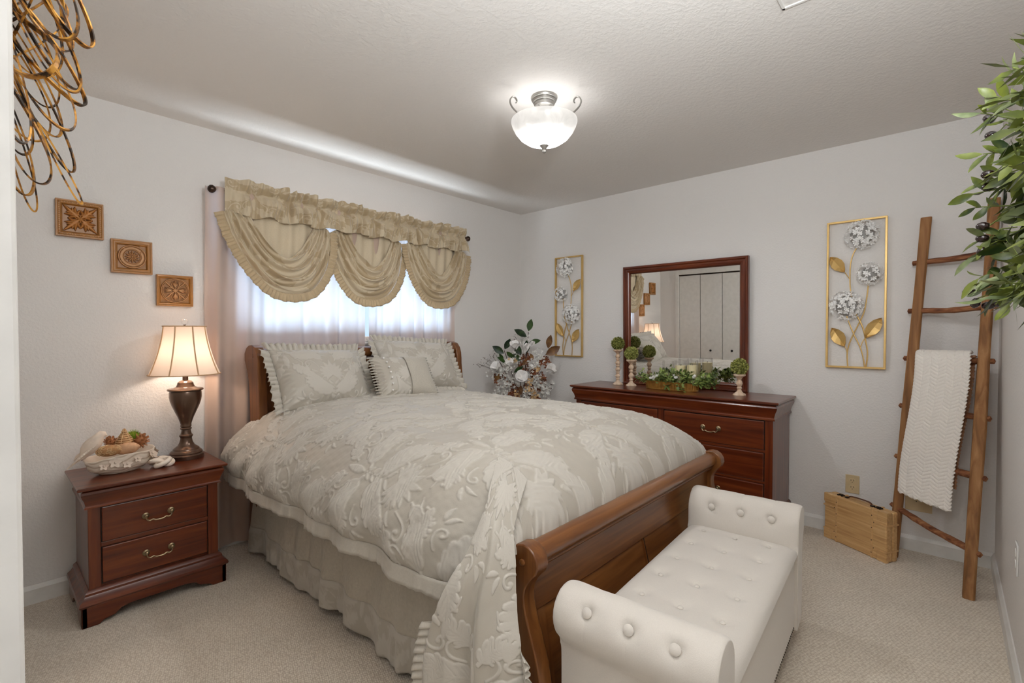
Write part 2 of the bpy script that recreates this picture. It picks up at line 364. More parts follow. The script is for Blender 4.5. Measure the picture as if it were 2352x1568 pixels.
# ---- woven / carved figures drawn as height fields
class Field:
    def __init__(s, W, H, res, wrap=True):
        s.W, s.H, s.res = W, H, res; s.nx = int(round(W/res)); s.ny = int(round(H/res)); s.h = np.zeros((s.ny, s.nx)); s.wrap = wrap
    def stroke(s, pts, wid, top=1.0, flat=.55):
        pts = np.array(pts, float); wid = np.broadcast_to(np.array(wid, float), (len(pts),))
        wm = wid.max()+s.res
        x0, y0 = pts.min(0)-wm; x1, y1 = pts.max(0)+wm
        ix = np.arange(int(math.floor(x0/s.res)), int(math.ceil(x1/s.res))+1); iy = np.arange(int(math.floor(y0/s.res)), int(math.ceil(y1/s.res))+1)
        X, Y = np.meshgrid(ix*s.res, iy*s.res); best = np.zeros(X.shape)
        for (a, b, wa, wb) in zip(pts[:-1], pts[1:], wid[:-1], wid[1:]):
            d = b-a; L2 = (d*d).sum()+1e-12; t = np.clip(((X-a[0])*d[0]+(Y-a[1])*d[1])/L2, 0, 1)
            dist = np.hypot(X-a[0]-t*d[0], Y-a[1]-t*d[1]); ww = np.maximum(1e-5, wa+(wb-wa)*t)
            q = np.clip(1-dist/ww, 0, 1); best = np.maximum(best, np.clip(q/flat, 0, 1)*(.8+.2*q))
        if s.wrap: JX, JY = np.meshgrid(ix % s.nx, iy % s.ny)
        else:
            ok = (ix >= 0) & (ix < s.nx); oy = (iy >= 0) & (iy < s.ny); best = best[oy][:, ok]; JX, JY = np.meshgrid(ix[ok], iy[oy])
        if best.size: s.h[JY, JX] = np.maximum(s.h[JY, JX], best*top)
    def curve(s, x, y, ang, L, curl, wid, n=12, mir=None, top=1.0, flat=.55, w0=.3):
        """stroke from (x,y), heading ang, bending by curl radians over its length; width swells then tapers"""
        t = np.linspace(0, 1, n); a = ang+curl*t**1.5; st = L/(n-1)
        px = x+np.r_[0, np.cumsum(np.cos(a[:-1])*st)]; py = y+np.r_[0, np.cumsum(np.sin(a[:-1])*st)]
        wd = wid*(w0+(1-w0)*np.sin(PI*np.clip(t*1.05, 0, 1)**.8)); wd[-1] = wid*.15
        s.stroke(np.c_[px, py], wd, top, flat)
        if mir is not None: s.stroke(np.c_[2*mir-px, py], wd, top, flat)
        return px, py, a
    def leaf(s, x, y, ang, L, curl, k=5, mir=None, size=.42):
        px, py, a = s.curve(x, y, ang, L, curl, L*.05, 16, mir, flat=.3, w0=.8)
        for i in range(1, k+1):
            t = i/(k+.9); j = int(t*15); ll = L*size*math.sin(PI*min(1, t*.85+.15))**.7
            for sg in (1, -1):
                qx, qy, qa = s.curve(px[j], py[j], a[j]+sg*.85, ll, -sg*.55, ll*.27, 9, mir, flat=.22, w0=.45)
                for m_ in ((0, mir) if mir is not None else (0,)):          # vein cut along each lobe
                    s.cut(np.c_[(qx if not m_ else 2*mir-qx), qy][1:-2], .0022)
        s.curve(px[-1], py[-1], a[-1], L*.24, 0, L*.08, 7, mir, flat=.22)
    def cut(s, pts, wid):
        for p, q in zip(pts[:-1], pts[1:]):
            for t in np.linspace(0, 1, 4):
                c = p+(q-p)*t; ix = np.arange(int((c[0]-wid)/s.res), int((c[0]+wid)/s.res)+2); iy = np.arange(int((c[1]-wid)/s.res), int((c[1]+wid)/s.res)+2)
                X, Y = np.meshgrid(ix*s.res, iy*s.res); k = np.clip(np.hypot(X-c[0], Y-c[1])/wid, 0, 1)*.4+.6
                if s.wrap: JX, JY = np.meshgrid(ix % s.nx, iy % s.ny); s.h[JY, JX] = np.minimum(s.h[JY, JX], k)
    def scroll(s, x, y, ang, L, curl, wid, mir=None):
        t = np.linspace(0, 1, 26); a = ang+curl*t**1.8; st = L/25*(1.25-.75*t)
        px = x+np.r_[0, np.cumsum(np.cos(a[:-1])*st[:-1])]; py = y+np.r_[0, np.cumsum(np.sin(a[:-1])*st[:-1])]
        wd = wid*(.7+.5*t); s.stroke(np.c_[px, py], wd)
        s.stroke(np.c_[[px[-1], px[-1]+1e-4], [py[-1], py[-1]]], wid*1.9)
        if mir is not None: s.stroke(np.c_[2*mir-px, py], wd); s.stroke(np.c_[[2*mir-px[-1], 2*mir-px[-1]+1e-4], [py[-1], py[-1]]], wid*1.9)
    def sample(s, U, V):
        u = (U/s.res) % s.nx; v = (V/s.res) % s.ny; i = np.floor(u).astype(int); j = np.floor(v).astype(int); fu = u-i; fv = v-j
        i1 = (i+1) % s.nx; j1 = (j+1) % s.ny; i %= s.nx; j %= s.ny
        return s.h[j, i]*(1-fu)*(1-fv)+s.h[j, i1]*fu*(1-fv)+s.h[j1, i]*(1-fu)*fv+s.h[j1, i1]*fu*fv
def damask():
    F = Field(.56, .84, .002)
    for cx, cy in ((.28, .0), (.0, .42)):
        F.leaf(cx+.012, cy+.05, .35, .23, 1.15, 7, cx, .34)               # big side leaves of the bouquet
        F.leaf(cx+.02, cy-.03, -.45, .19, .95, 6, cx, .36)
        F.leaf(cx+.05, cy+.29, 1.0, .15, -1.3, 6, cx, .36)
        F.leaf(cx+.15, cy+.34, 2.2, .11, 1.1, 5, cx, .38)
        F.leaf(cx+.03, cy-.13, -1.1, .13, .9, 5, cx, .36)
        for k in range(6):                                              # palmette of lobes
            a = PI/2-.2-k*.36; qx, qy, qa = F.curve(cx+.006, cy+.17, a, .11-.009*k, -.55, .021-.0017*k, 10, cx, flat=.22)
            F.cut(np.c_[qx, qy][1:-2], .0024); F.cut(np.c_[2*cx-qx, qy][1:-2], .0024)
        F.curve(cx, cy+.17, PI/2, .125, 0, .021, 10, flat=.22)
        for wob_ in ((.012, .07, .35, .22, 6.2, .006), (.09, .24, 1.1, .19, -6.4, .0055), (.05, -.09, -.6, .16, -6.0, .005), (.12, .015, -.3, .14, 5.6, .0045), (.2, .12, 1.7, .13, 5.8, .0045), (.17, -.12, .6, .13, 5.8, .0045), (.02, .33, .2, .12, 5.5, .0045)):
            F.scroll(cx+wob_[0], cy+wob_[1], wob_[2], wob_[3], wob_[4], wob_[5], cx)
        for k in range(5): F.curve(cx+.006, cy+.1-.03*k, .5, .045-.004*k, .9, .009, 8, cx, flat=.25)
        for bx_, by_, ba in ((.21, .03, .9), (.22, .02, .1), (.23, .23, 1.4), (.2, -.2, -.6), (.11, -.19, -1.2), (.1, .2, .2)):
            F.curve(cx+bx_, cy+by_, ba, .05, .9, .009, 8, cx, flat=.25)
        F.curve(cx, cy-.05, -PI/2, .11, 0, .018, 10, flat=.25)
        for k in range(6): F.stroke([(cx, cy+.05-.016*k), (cx+.0001, cy+.05-.016*k)], .0065)
    return F
DM = damask()

# ------------------------------------------------------------------ the room
YW = -3.373; XL = -3.632; HC = 2.44
WX0, WX1, WZ0, WZ1 = -2.58, -.96, 1.20, 2.03
struct('floor', MB().box(-5.2, .12, -4.2, .16, -.1, 0), 'carpet')
struct('ceiling', MB().box(-5.2, .12, -4.2, .16, HC, HC+.1), 'ceiling')
mb = MB().box(-5.2, WX0, 0, .16, 0, HC).box(WX1, .12, 0, .16, 0, HC).box(WX0, WX1, 0, .16, 0, WZ0).box(WX0, WX1, 0, .16, WZ1, HC)
struct('wall_back', mb, 'wall')
struct('wall_right', MB().box(0, .12, -3.5, 0, 0, HC), 'wall')
struct('wall_front', MB().box(-3.76, 0, YW-.12, YW, 0, HC), 'wall')
# closet wall with bifold opening, ends at the doorway
CY0, CY1, CZ = -.29, -1.53, 2.02; JY = -2.62
mb = MB().box(-3.75, XL, CY0, 0, 0, HC).box(-3.75, XL, JY+.01, CY1, 0, HC).box(-3.75, XL, CY1, CY0, CZ, HC).box(-3.75, XL, YW, JY+.01, 2.08, HC)
struct('wall_left', mb, 'wall')
struct('wall_hall', MB().box(-5.2, -5.1, -4.2, .1, 0, HC).box(-5.2, -3.7, -4.3, -4.2, 0, HC).box(-5.1, -3.75, -1.7, -1.6, 0, HC).box(-3.76, -3.64, -4.2, YW-.12, 0, HC), 'wall')
struct('wall_closet', MB().box(-4.35, -4.3, -1.6, 0, 0, HC), 'wall')
# doorway casing
mb = MB().box(XL-.12, XL+.0135, JY, JY+.012, 0, 2.08).box(XL, XL+.0135, JY+.006, JY+.065, 0, 2.13).box(XL, XL+.0135, YW, JY+.065, 2.07, 2.13)
struct('trim_1', mb, 'trim', bevel=.003)
mb = MB()
for a, b, z0, z1 in ((CY0, CY0+.055, 0, CZ+.055), (CY1-.055, CY1, 0, CZ+.055), (CY1, CY0, CZ, CZ+.055)): mb.box(XL, XL+.014, a, b, z0, z1)
mb2 = MB().box(XL-.05, XL+.004, CY0, CY0+.012, 0, CZ).box(XL-.05, XL+.004, CY1-.012, CY1, 0, CZ)
mb.v += []; struct('trim_2', mb, 'trim', bevel=.004)
# baseboards
def baseb(name, x0, y0, x1, y1, nx, ny):
    t, h = .014, .085
    prof = [(0, 0), (t, 0), (t, h-.018), (t*.55, h-.006), (t*.3, h), (0, h)]
    mb = MB(); mb.loft([[(x+nx*p[0], y+ny*p[0], p[1]) for p in prof] for x, y in ((x0, y0), (x1, y1))]); struct(name, mb, 'trim')
baseb('baseboard_back', XL, 0, 0, 0, 0, -1); baseb('baseboard_right', 0, 0, 0, YW, -1, 0); baseb('baseboard_front', XL, YW, 0, YW, 0, 1)
baseb('baseboard_left', XL, CY1-.055, XL, JY+.065, 1, 0)
# window
wr = empty('window_1', 'white framed window behind the curtains above the headboard', 'window', (-1.77, .08, WZ0)); del wr['label'], wr['category']; wr['kind'] = 'structure'
mb = MB().box(WX0, WX1, .06, .12, WZ0, WZ0+.04).box(WX0, WX1, .06, .12, WZ1-.04, WZ1).box(WX0, WX0+.04, .06, .12, WZ0, WZ1).box(WX1-.04, WX1, .06, .12, WZ0, WZ1).box(-1.79, -1.75, .06, .12, WZ0, WZ1)
obj('window_frame', mb, 'white_plastic', wr, False, .004)
for a, b in ((WX0+.04, -1.79), (-1.75, WX1-.04)): obj('pane', MB().box(a, b, .087, .091, WZ0+.04, WZ1-.04), 'pane', wr, False)
obj('window_sill', MB().box(WX0-.03, WX1+.03, -.02, .06, WZ0-.02, WZ0), 'trim', wr, False, .004)
# closet doors
dr = empty('door_1', '', '', (XL-.02, (CY0+CY1)/2, 0)); del dr['label'], dr['category']; dr['kind'] = 'structure'
pw = (CY0-CY1)/4
for k in range(4):
    y1 = CY0-pw*k-.004; y0 = CY0-pw*(k+1)+.004
    p = obj('door_panel', MB().box(XL-.045, XL-.012, y0, y1, .02, CZ-.018), 'trim', dr, False, .003)
    if k in (1, 2):
        yk = -.753 if k == 1 else -1.045
        T = Matrix.Translation((XL-.012, yk, .895)) @ Matrix.Rotation(PI/2, 4, 'Y')
        obj('knob', MB().lathe([(.006, 0), (.007, .012), (.014, .016), (.016, .024), (.012, .031)], n=16, T=T), 'black_knob', p)
obj('door_track', MB().box(XL-.05, XL-.006, CY1, CY0, CZ-.014, CZ), 'iron', dr, False)
# small vent at the picture's top edge
v = empty('ceiling_access_panel', 'white ceiling access panel near the doorway, only its corner in view', 'ceiling panel', (-1.86, -2.83, HC))
mb = MB(); a0, a1, b0, b1, tw = -2.15, -1.67, -3.1, -2.711, .012
mb.box(a0, a1, b1-tw, b1, HC-.006, HC-.0005).box(a0, a1, b0, b0+tw, HC-.006, HC-.0005).box(a0, a0+tw, b0, b1, HC-.006, HC-.0005).box(a1-tw, a1, b0, b1, HC-.006, HC-.0005)
obj('panel_frame', mb, 'trim', v, False, .002)
obj('hatch_board', MB().box(a0+tw, a1-tw, b0+tw, b1-tw, HC-.002, HC-.0005), 'ceiling', v, False)

# ------------------------------------------------------------------ case furniture
def rect_loft(mb, x0, x1, y0, y1, prof, back=True):
    """prof (offset, z): rectangle grown by offset on front and sides (back stays when back=True)"""
    rings = []
    for o, z in prof:
        yb = y1 if back else y1+o
        rings.append([(x0-o, y0-o, z), (x1+o, y0-o, z), (x1+o, yb, z), (x0-o, yb, z)])
    return mb.loft(rings)
def bail_handle(parent, x, y, z, w, s=1):
    """rosettes and swinging bail on a drawer front facing -y"""
    h = obj('handle', MB(), 'brass', parent) if False else None
    mb = MB(); Ty = Matrix.Rotation(PI/2, 4, 'X')
    for sx in (-1, 1):
        T = Matrix.Translation((x+sx*w/2, y, z)) @ Ty
        mb.lathe([(.0145*s, 0), (.0145*s, .002), (.012*s, .004), (.007*s, .005), (.006*s, .014), (.0075*s, .017), (.004*s, .02)], n=18, T=T)
    pts = [(x-w/2, y-.016, z), (x-w/2+.002, y-.018, z-.014*s), (x-w/2+.012, y-.019, z-.021*s), (x-w/2+.024, y-.019, z-.017*s), (x-w/4+.008, y-.02, z-.022*s), (x, y-.02, z-.0235*s)]
    pts = pts+[(2*x-p[0], p[1], p[2]) for p in pts[-2::-1]]
    pts = [tuple(p) for p in crom(pts, 30)]
    mb.tube(pts, .0034*s, 8)
    return obj('handle', mb, 'brass', parent, True)
def bracket_base(mb, x0, x1, y0, y1, z0, z1, arch, foot, t=.022):
    """front and side skirt boards with bracket feet and a shallow arched cut-out"""
    def board(a0, a1):
        L = a1-a0; f = foot; pts = [(a0, z0), (a0+f, z0), (a0+f+.012, z0+.012), (a0+f+.03, z0+arch*.35), (a0+f+.055, z0+arch*.45), (a0+f+.075, z0+arch*.85), (a0+f+.11, z0+arch)]
        pts += [(a1-(p[0]-a0), p[1]) for p in reversed(pts)]
        return pts+[(a1, z1), (a0, z1)]
    mb.prism(board(x0, x1), y0, y0+t, order='xz')
    for xa in (x0, x1-t):
        L = y1-y0; pts = [(y0, z0), (y0+.1, z0), (y0+.13, z0+arch*.6), (y0+.17, z0+arch), (y1-.17, z0+arch), (y1-.13, z0+arch*.6), (y1-.1, z0), (y1, z0), (y1, z1), (y0, z1)] if L > .34 else \
              [(y0, z0), (y0+.09, z0), (y0+.12, z0+arch), (y1-.12, z0+arch), (y1-.09, z0), (y1, z0), (y1, z1), (y0, z1)]
        mb.prism(pts, xa, xa+t, order='yz')
    return mb
# nightstand (front faces -y)
ns = empty('nightstand', 'cherry wood two-drawer nightstand left of the bed, holding the lamp', 'nightstand', (-3.085, -.23, 0))
nx0, nx1, nf, nb = -3.335, -2.835, -.42, -.03
obj('case', MB().box(nx0, nx1, nf+.012, nb, .13, .57), 'cherry_z', ns, False, .002)
for a, b in ((nx0, nx0+.043), (nx1-.043, nx1)): obj('stile', MB().box(a, b, nf, nf+.02, .13, .52), 'cherry_z', ns, False, .002)
obj('rail', MB().box(nx0+.043, nx1-.043, nf+.004, nf+.02, .325, .345), 'cherry_x', ns, False, .002)
mb = MB(); rect_loft(mb, nx0, nx1, nf, nb, [(.006, .507), (.012, .507), (.012, .513), (.008, .518), (.008, .522), (.012, .54), (.02, .558), (.024, .572), (.022, .582), (.014, .589)])
obj('cornice', mb, 'cherry_x', ns, True, angle=25)
mb = MB(); rect_loft(mb, nx0, nx1, nf, nb, [(.02, .588), (.034, .592), (.037, .597), (.037, .602), (.033, .605)])
obj('top', mb, 'cherry_x', ns, True, angle=25)
for z0, z1, zh in ((.347, .502, .42), (.165, .323, .247)):
    d = obj('drawer', MB().box(nx0+.047, nx1-.047, nf-.002, nf+.02, z0, z1), 'cherry_x', ns, False, .004)
    obj('drawer_recess', MB().box(nx0+.044, nx1-.044, nf+.006, nf+.0115, z0-.004, z1+.004), 'groove', d, False)
    bail_handle(d, -3.083, nf-.002, zh, .098)
mb = MB(); rect_loft(mb, nx0, nx1, nf, nb, [(.002, .152), (.01, .146), (.014, .14), (.014, .13), (.022, .118), (.034, .108), (.037, .098), (.033, .09), (.02, .085)])
obj('base_moulding', mb, 'cherry_x', ns, True, angle=25)
obj('bracket_feet', bracket_base(MB(), nx0-.028, nx1+.028, nf-.028, nb, 0, .09, .05, .06), 'cherry_x', ns, False, .004)
# dresser: built facing -y, turned to face -x
DL, DD = 1.46, .42
ds = empty('dresser', 'long cherry wood dresser with mirror above, against the right wall', 'dresser', (-.235, -1.68, 0), R(-90), world=False)
x0, x1, f, b = -.715, .715, -.195, .215
obj('case', MB().box(x0, x1, f+.012, b, .1, .82), 'cherry_z', ds, False, .002)
for a_, b_ in ((x0, x0+.045), (x1-.045, x1), (-.02, .02)): obj('stile', MB().box(a_, b_, f, f+.02, .13, .74), 'cherry_z', ds, False, .002)
mb = MB(); rect_loft(mb, x0, x1, f, b, [(.004, .735), (.012, .735), (.012, .745), (.008, .75), (.008, .756), (.014, .78), (.024, .8), (.027, .814), (.022, .824), (.014, .832)])
obj('cornice', mb, 'cherry_x', ds, True, angle=25)
mb = MB(); rect_loft(mb, x0, x1, f, b, [(.02, .83), (.034, .835), (.038, .841), (.038, .846), (.034, .85)])
obj('top', mb, 'cherry_x', ds, True, angle=25)
for z0, z1 in ((.55, .727), (.358, .53), (.165, .338)):
    for a_, b_ in ((x0+.05, -.025), (.025, x1-.05)):
        d = obj('drawer', MB().box(a_, b_, f-.003, f+.02, z0, z1), 'cherry_x', ds, False, .005)
        obj('drawer_recess', MB().box(a_-.004, b_+.004, f+.006, f+.0115, z0-.004, z1+.004), 'groove', d, False)
        bail_handle(d, (a_+b_)/2, f-.003, (z0+z1)/2+.008, .1, 1.1)
for z in (.34, .532): 
    for a_, b_ in ((x0+.045, -.02), (.02, x1-.045)): obj('rail', MB().box(a_, b_, f+.003, f+.02, z, z+.016), 'cherry_x', ds, False, .002)
mb = MB(); rect_loft(mb, x0, x1, f, b, [(.002, .155), (.01, .15), (.014, .14), (.022, .118), (.034, .108), (.036, .098), (.03, .088)])
obj('base_moulding', mb, 'cherry_x', ds, True, angle=25)
obj('bracket_feet', bracket_base(MB(), x0-.026, x1+.026, f-.026, b, 0, .092, .05, .09), 'cherry_x', ds, False, .004)

# mirror, standing on the dresser, slightly turned and tipped
mr = empty('dresser_mirror', 'rectangular mirror in a moulded cherry wood frame standing on the dresser', 'mirror', (-.03, -1.664, .851), 0, world=False)
mr.rotation_euler = Matrix.Rotation(R(1.1), 3, 'Z').to_euler()
mr.rotation_euler = (Matrix.Rotation(R(1.1), 3, 'Z') @ Matrix.Rotation(R(-.9), 3, 'Y')).to_euler()
hw, hh = .478, .952; fwid = .06
prof = [(0, 0), (0, -.034), (.006, -.04), (.016, -.038), (.022, -.03), (.034, -.028), (.044, -.034), (.052, -.03), (.06, -.016), (.06, 0)]
cor = [(-hw, 0), (hw, 0), (hw, hh), (-hw, hh)]
def frame_side(i):
    a, b2 = cor[i], cor[(i+1) % 4]; inn = {0: (1, 1), 1: (-1, 1), 2: (-1, -1), 3: (1, -1)}
    rings = []
    for k, c in ((i, a), ((i+1) % 4, b2)):
        rings.append([(p[1], c[0]+inn[k][0]*p[0], c[1]+inn[k][1]*p[0]) for p in prof])
    return MB().loft(rings)
for i in range(4): obj('frame_rail', frame_side(i), 'cherry_y' if i in (0, 2) else 'cherry_z', mr, True, angle=30)
obj('glass', MB().box(-.015, -.011, -hw+.055, hw-.055, .055, hh-.055), 'mirror', mr, False)
obj('backing', MB().box(-.01, 0, -hw+.02, hw-.02, .02, hh-.02), 'groove', mr, False)

# ------------------------------------------------------------------ bed
BX0, BX1 = -2.571, -1.09
bed = empty('sleigh_bed', 'cherry wood sleigh bed with scrolled headboard and footboard', 'bed', (-1.83, -1.2, 0))
def offset_poly(front, back): return front+back[::-1]
hp_f = [(-.215, 0), (-.24, .12), (-.285, .35), (-.305, .6), (-.318, .75), (-.318, .88), (-.308, .98), (-.305, 1.06)]
hp = crom([(-.21, 0), (-.245, .15), (-.29, .4), (-.31, .65), (-.32, .8), (-.318, .93), (-.306, 1.03), (-.305, 1.08), (-.295, 1.135), (-.265, 1.18), (-.21, 1.198), (-.15, 1.188), (-.11, 1.155), (-.105, 1.11), (-.135, 1.06), (-.165, 1.0), (-.18, .9), (-.185, .7), (-.175, .4), (-.155, .15), (-.14, 0)], 60)
for xc in (BX0, BX1):
    p = obj('headboard_post', MB().prism([tuple(q) for q in hp], xc-.024, xc+.024), 'bed_z', bed, True, .004, 2, 40)
    T = Matrix.Translation((xc-.024, -.235, 1.135)) @ Matrix.Rotation(-PI/2, 4, 'Y')
    obj('wood_plug', MB().lathe([(.009, 0), (.008, .003), (.004, .005)], n=12, T=T), 'bed_z', p)
def sheet(prof, x0, x1, t): # curved board following profile (y,z), thickness t toward +y
    return MB().prism([tuple(q) for q in prof]+[(q[0]+t, q[1]) for q in prof[::-1]], x0, x1)
pr_h = crom([(-.235, .3), (-.262, .5), (-.272, .7), (-.272, .9), (-.255, 1.02), (-.25, 1.08)], 20)
obj('headboard_panel', sheet(pr_h, BX0+.02, BX1-.02, .02), 'bed_x', bed, True)
for xa in (BX0+.024, (BX0+BX1)/2-.03, BX1-.084):
    obj('panel_stile', sheet(pr_h-np.array([.01, 0]), xa, xa+.06, .02), 'bed_z', bed, True, .002)
mb = MB(); mb.prism([(-.235+.045*math.cos(a)*1.15, 1.14+.036*math.sin(a)) for a in np.linspace(0, 2*PI, 24)[:-1]], BX0+.02, BX1-.02)
obj('headboard_top_rail', mb, 'bed_x', bed, True, angle=40)
obj('headboard_rail', MB().box(BX0+.02, BX1-.02, -.272, -.242, 1.03, 1.1), 'bed_x', bed, False, .004)
# footboard
fp = crom([(-2.35, 0), (-2.352, .1), (-2.345, .2), (-2.33, .3), (-2.306, .38), (-2.284, .44), (-2.272, .49), (-2.276, .53), (-2.296, .562), (-2.318, .585), (-2.324, .612), (-2.312, .64), (-2.285, .657), (-2.25, .655), (-2.222, .635), (-2.208, .6), (-2.206, .55), (-2.206, .48), (-2.222, .4), (-2.244, .3), (-2.262, .2), (-2.275, .1), (-2.28, 0)], 64)
for xc in (BX0, BX1):
    p = obj('footboard_post', MB().prism([tuple(q) for q in fp], xc-.026, xc+.026), 'bed_z', bed, True, .004, 2, 40)
    T = Matrix.Translation((xc-.026, -2.268, .607)) @ Matrix.Rotation(-PI/2, 4, 'Y')
    obj('wood_plug', MB().lathe([(.01, 0), (.009, .005), (.004, .008)], n=14, T=T), 'bed_x', p)
mb = MB(); mb.prism([(-2.262+.036*math.cos(a), .612+.034*math.sin(a)) for a in np.linspace(0, 2*PI, 26)[:-1]], BX0+.02, BX1-.02)
obj('footboard_top_rail', mb, 'bed_x', bed, True, angle=40)
obj('footboard_bead', MB().prism([(-2.26, .565), (-2.276, .567), (-2.28, .575), (-2.274, .583), (-2.25, .585)], BX0+.02, BX1-.02), 'bed_x', bed, True, .002)
pf = crom([(-2.3, .12), (-2.292, .25), (-2.27, .36), (-2.25, .45), (-2.246, .52), (-2.252, .575)], 22)
obj('footboard_panel', sheet(pf+np.array([.006, 0]), BX0+.02, BX1-.02, .018), 'bed_x', bed, True)
pf2 = crom([(-2.252, .43), (-2.247, .47), (-2.246, .52), (-2.25, .57)], 8)
obj('panel_rail', sheet(pf2-np.array([.007, 0]), BX0+.022, BX1-.022, .02), 'bed_x', bed, True, .002)
pf3 = crom([(-2.3, .12), (-2.292, .25), (-2.27, .36), (-2.252, .43)], 16)
for xa, xb in ((BX0+.024, BX0+.09), (-1.832, -1.818), (BX1-.09, BX1-.024)): obj('panel_stile', sheet(pf3-np.array([.003, 0]), xa, xb, .02), 'bed_z', bed, True)
obj('panel_groove', sheet(pf3-np.array([.0045, 0]), -1.827, -1.823, .02), 'groove', bed, False)
for xc in (BX0, BX1-.02): obj('side_rail', MB().box(xc, xc+.025, -2.24, -.2, .2, .36), 'bed_x', bed, False, .004)
mt = obj('mattress', MB().box(-2.52, -1.13, -2.19, -.28, .36, .66), 'linen', bed, True, .05, 4)
bs = obj('box_spring', MB().box(-2.54, -1.1, -2.2, -.28, .17, .355), 'linen', bed, True, .02, 3)

# comforter
def smooth(a, b, x): t = np.clip((x-a)/(b-a), 0, 1); return t*t*(3-2*t)
def wob(U, V, seed, amp, f0=1.0, n=6):
    r = np.random.default_rng(seed); o = np.zeros_like(U)
    for k in range(n):
        a = r.uniform(0, 2*PI); f = f0*(1+k*.7); o += np.sin(f*(U*math.cos(a)+V*math.sin(a))*2*PI+r.uniform(0, 7))/(1+k*.6)
    return o*amp/n*1.6
sec = crom([(-2.728, .515), (-2.742, .56), (-2.735, .62), (-2.70, .69), (-2.635, .765), (-2.54, .83), (-2.4, .866), (-2.1, .884), (-1.84, .888), (-1.5, .874), (-1.28, .845), (-1.13, .78), (-1.03, .69), (-.98, .58), (-.965, .46)], 740)
arc = np.r_[0, np.cumsum(np.linalg.norm(np.diff(sec, axis=0), axis=1))]
ys = np.linspace(-.20, -2.245, 600)
S, Yv = np.meshgrid(arc, ys); nS = len(arc)
X = np.repeat(sec[None, :, 0], len(ys), 0).copy(); Z = np.repeat(sec[None, :, 1], len(ys), 0).copy()
dome = smooth(.45, .9, Z)
# falls to the footboard rail
tf = np.clip((-1.78-Yv)/(2.245-1.78), 0, 1); fall = 1-np.sqrt(np.clip(1-tf**2.6, 0, 1))
Z = Z-(Z-.625)*fall*(Z > .625)
Xn = X.copy(); inside = smooth(-1.95, -2.16, Yv)
X = np.where(X < -1.84, X+inside*np.clip(-2.54-X, 0, 1)*.55, X-inside*np.clip(X+1.1, 0, 1))
# head end lies under the pillows, a little lower
Z -= .05*smooth(-.42, -.2, Yv)*dome
side = smooth(.78, .6, Z)*(X < -1.9)
Z += wob(X, Yv, 3, .012, .9)*dome*(1-.7*fall)
X -= side*(.012*np.sin(Yv*9.0+Z*4)+.009*np.sin(Yv*21+1.2-Z*9)+.012)
Z += (1-dome)*(X < -1.9)*(.014*np.sin(Yv*3.3+.6))
# soft wrinkles across the drape
wr_ = np.sin((Yv*1.0+Z*1.4)*26+2*np.sin(Z*9))*.004*side; X -= wr_
P = np.stack([X, Yv, Z], -1)
rel = DM.sample(S+.03, -Yv+.1)
nm = normals(P); nm *= np.sign(nm[..., 2:3].mean())
mask = np.ones_like(S)
fine = .0016*np.sin((S*1.1+.15*np.sin(Yv*40))*95)*np.sin(Yv*50+3*np.sin(S*20))
pucker = (.0022*wob(S*3, Yv*3, 11, 1, 3.0, 7))
P = P+nm*((rel*.0045+pucker*1.0+fine*rel)[..., None])
cf = grid('comforter', P, 'damask', None, rel); tag(cf, 'ivory damask comforter with raised leaf pattern, spread over the bed', 'comforter')
# corner flap hanging outside the post
cols = []
nA, nB = 240, 440
A = np.linspace(0, 1, nA)
left = crom([(-2.44, -2.03, .842), (-2.55, -2.11, .795), (-2.63, -2.16, .735), (-2.70, -2.17, .65), (-2.752, -2.145, .56), (-2.765, -2.09, .41), (-2.765, -2.075, .25), (-2.765, -2.07, .03)], nB)
right = crom([(-2.44, -2.16, .79), (-2.54, -2.215, .745), (-2.605, -2.25, .69), (-2.635, -2.282, .615), (-2.66, -2.305, .5), (-2.675, -2.33, .42), (-2.68, -2.345, .3), (-2.68, -2.36, .05)], nB)
Pf = left[:, None, :]*(1-A)[None, :, None]+right[:, None, :]*A[None, :, None]
Bv = np.linspace(0, 1, nB)[:, None]; Am = A[None, :]
grow = smooth(.15, .8, Bv)
bul = (.028*np.sin(PI*Am)+.026*np.sin(2*PI*(Am*1.5+.1))*grow+.012*np.sin(2*PI*(Am*3.2+.3))*grow)
Pf[..., 0] -= bul*smooth(.02, .3, Bv)
Pf[..., 2] += .012*smooth(.0, .18, 1-Bv*0-Bv)*np.sin(PI*Am)
Pf[..., 0] -= .012
uu = Am*.30+Bv*0; vv = Bv*1.0+Am*0
relf = DM.sample(uu+.11, vv+.06)
nf_ = normals(Pf); nf_ *= -np.sign(nf_[..., 0:1].mean())
Pf = Pf+nf_*(relf*.0036)[..., None]
fl = grid('corner_drape', Pf, 'damask', cf, relf, thick=.004)
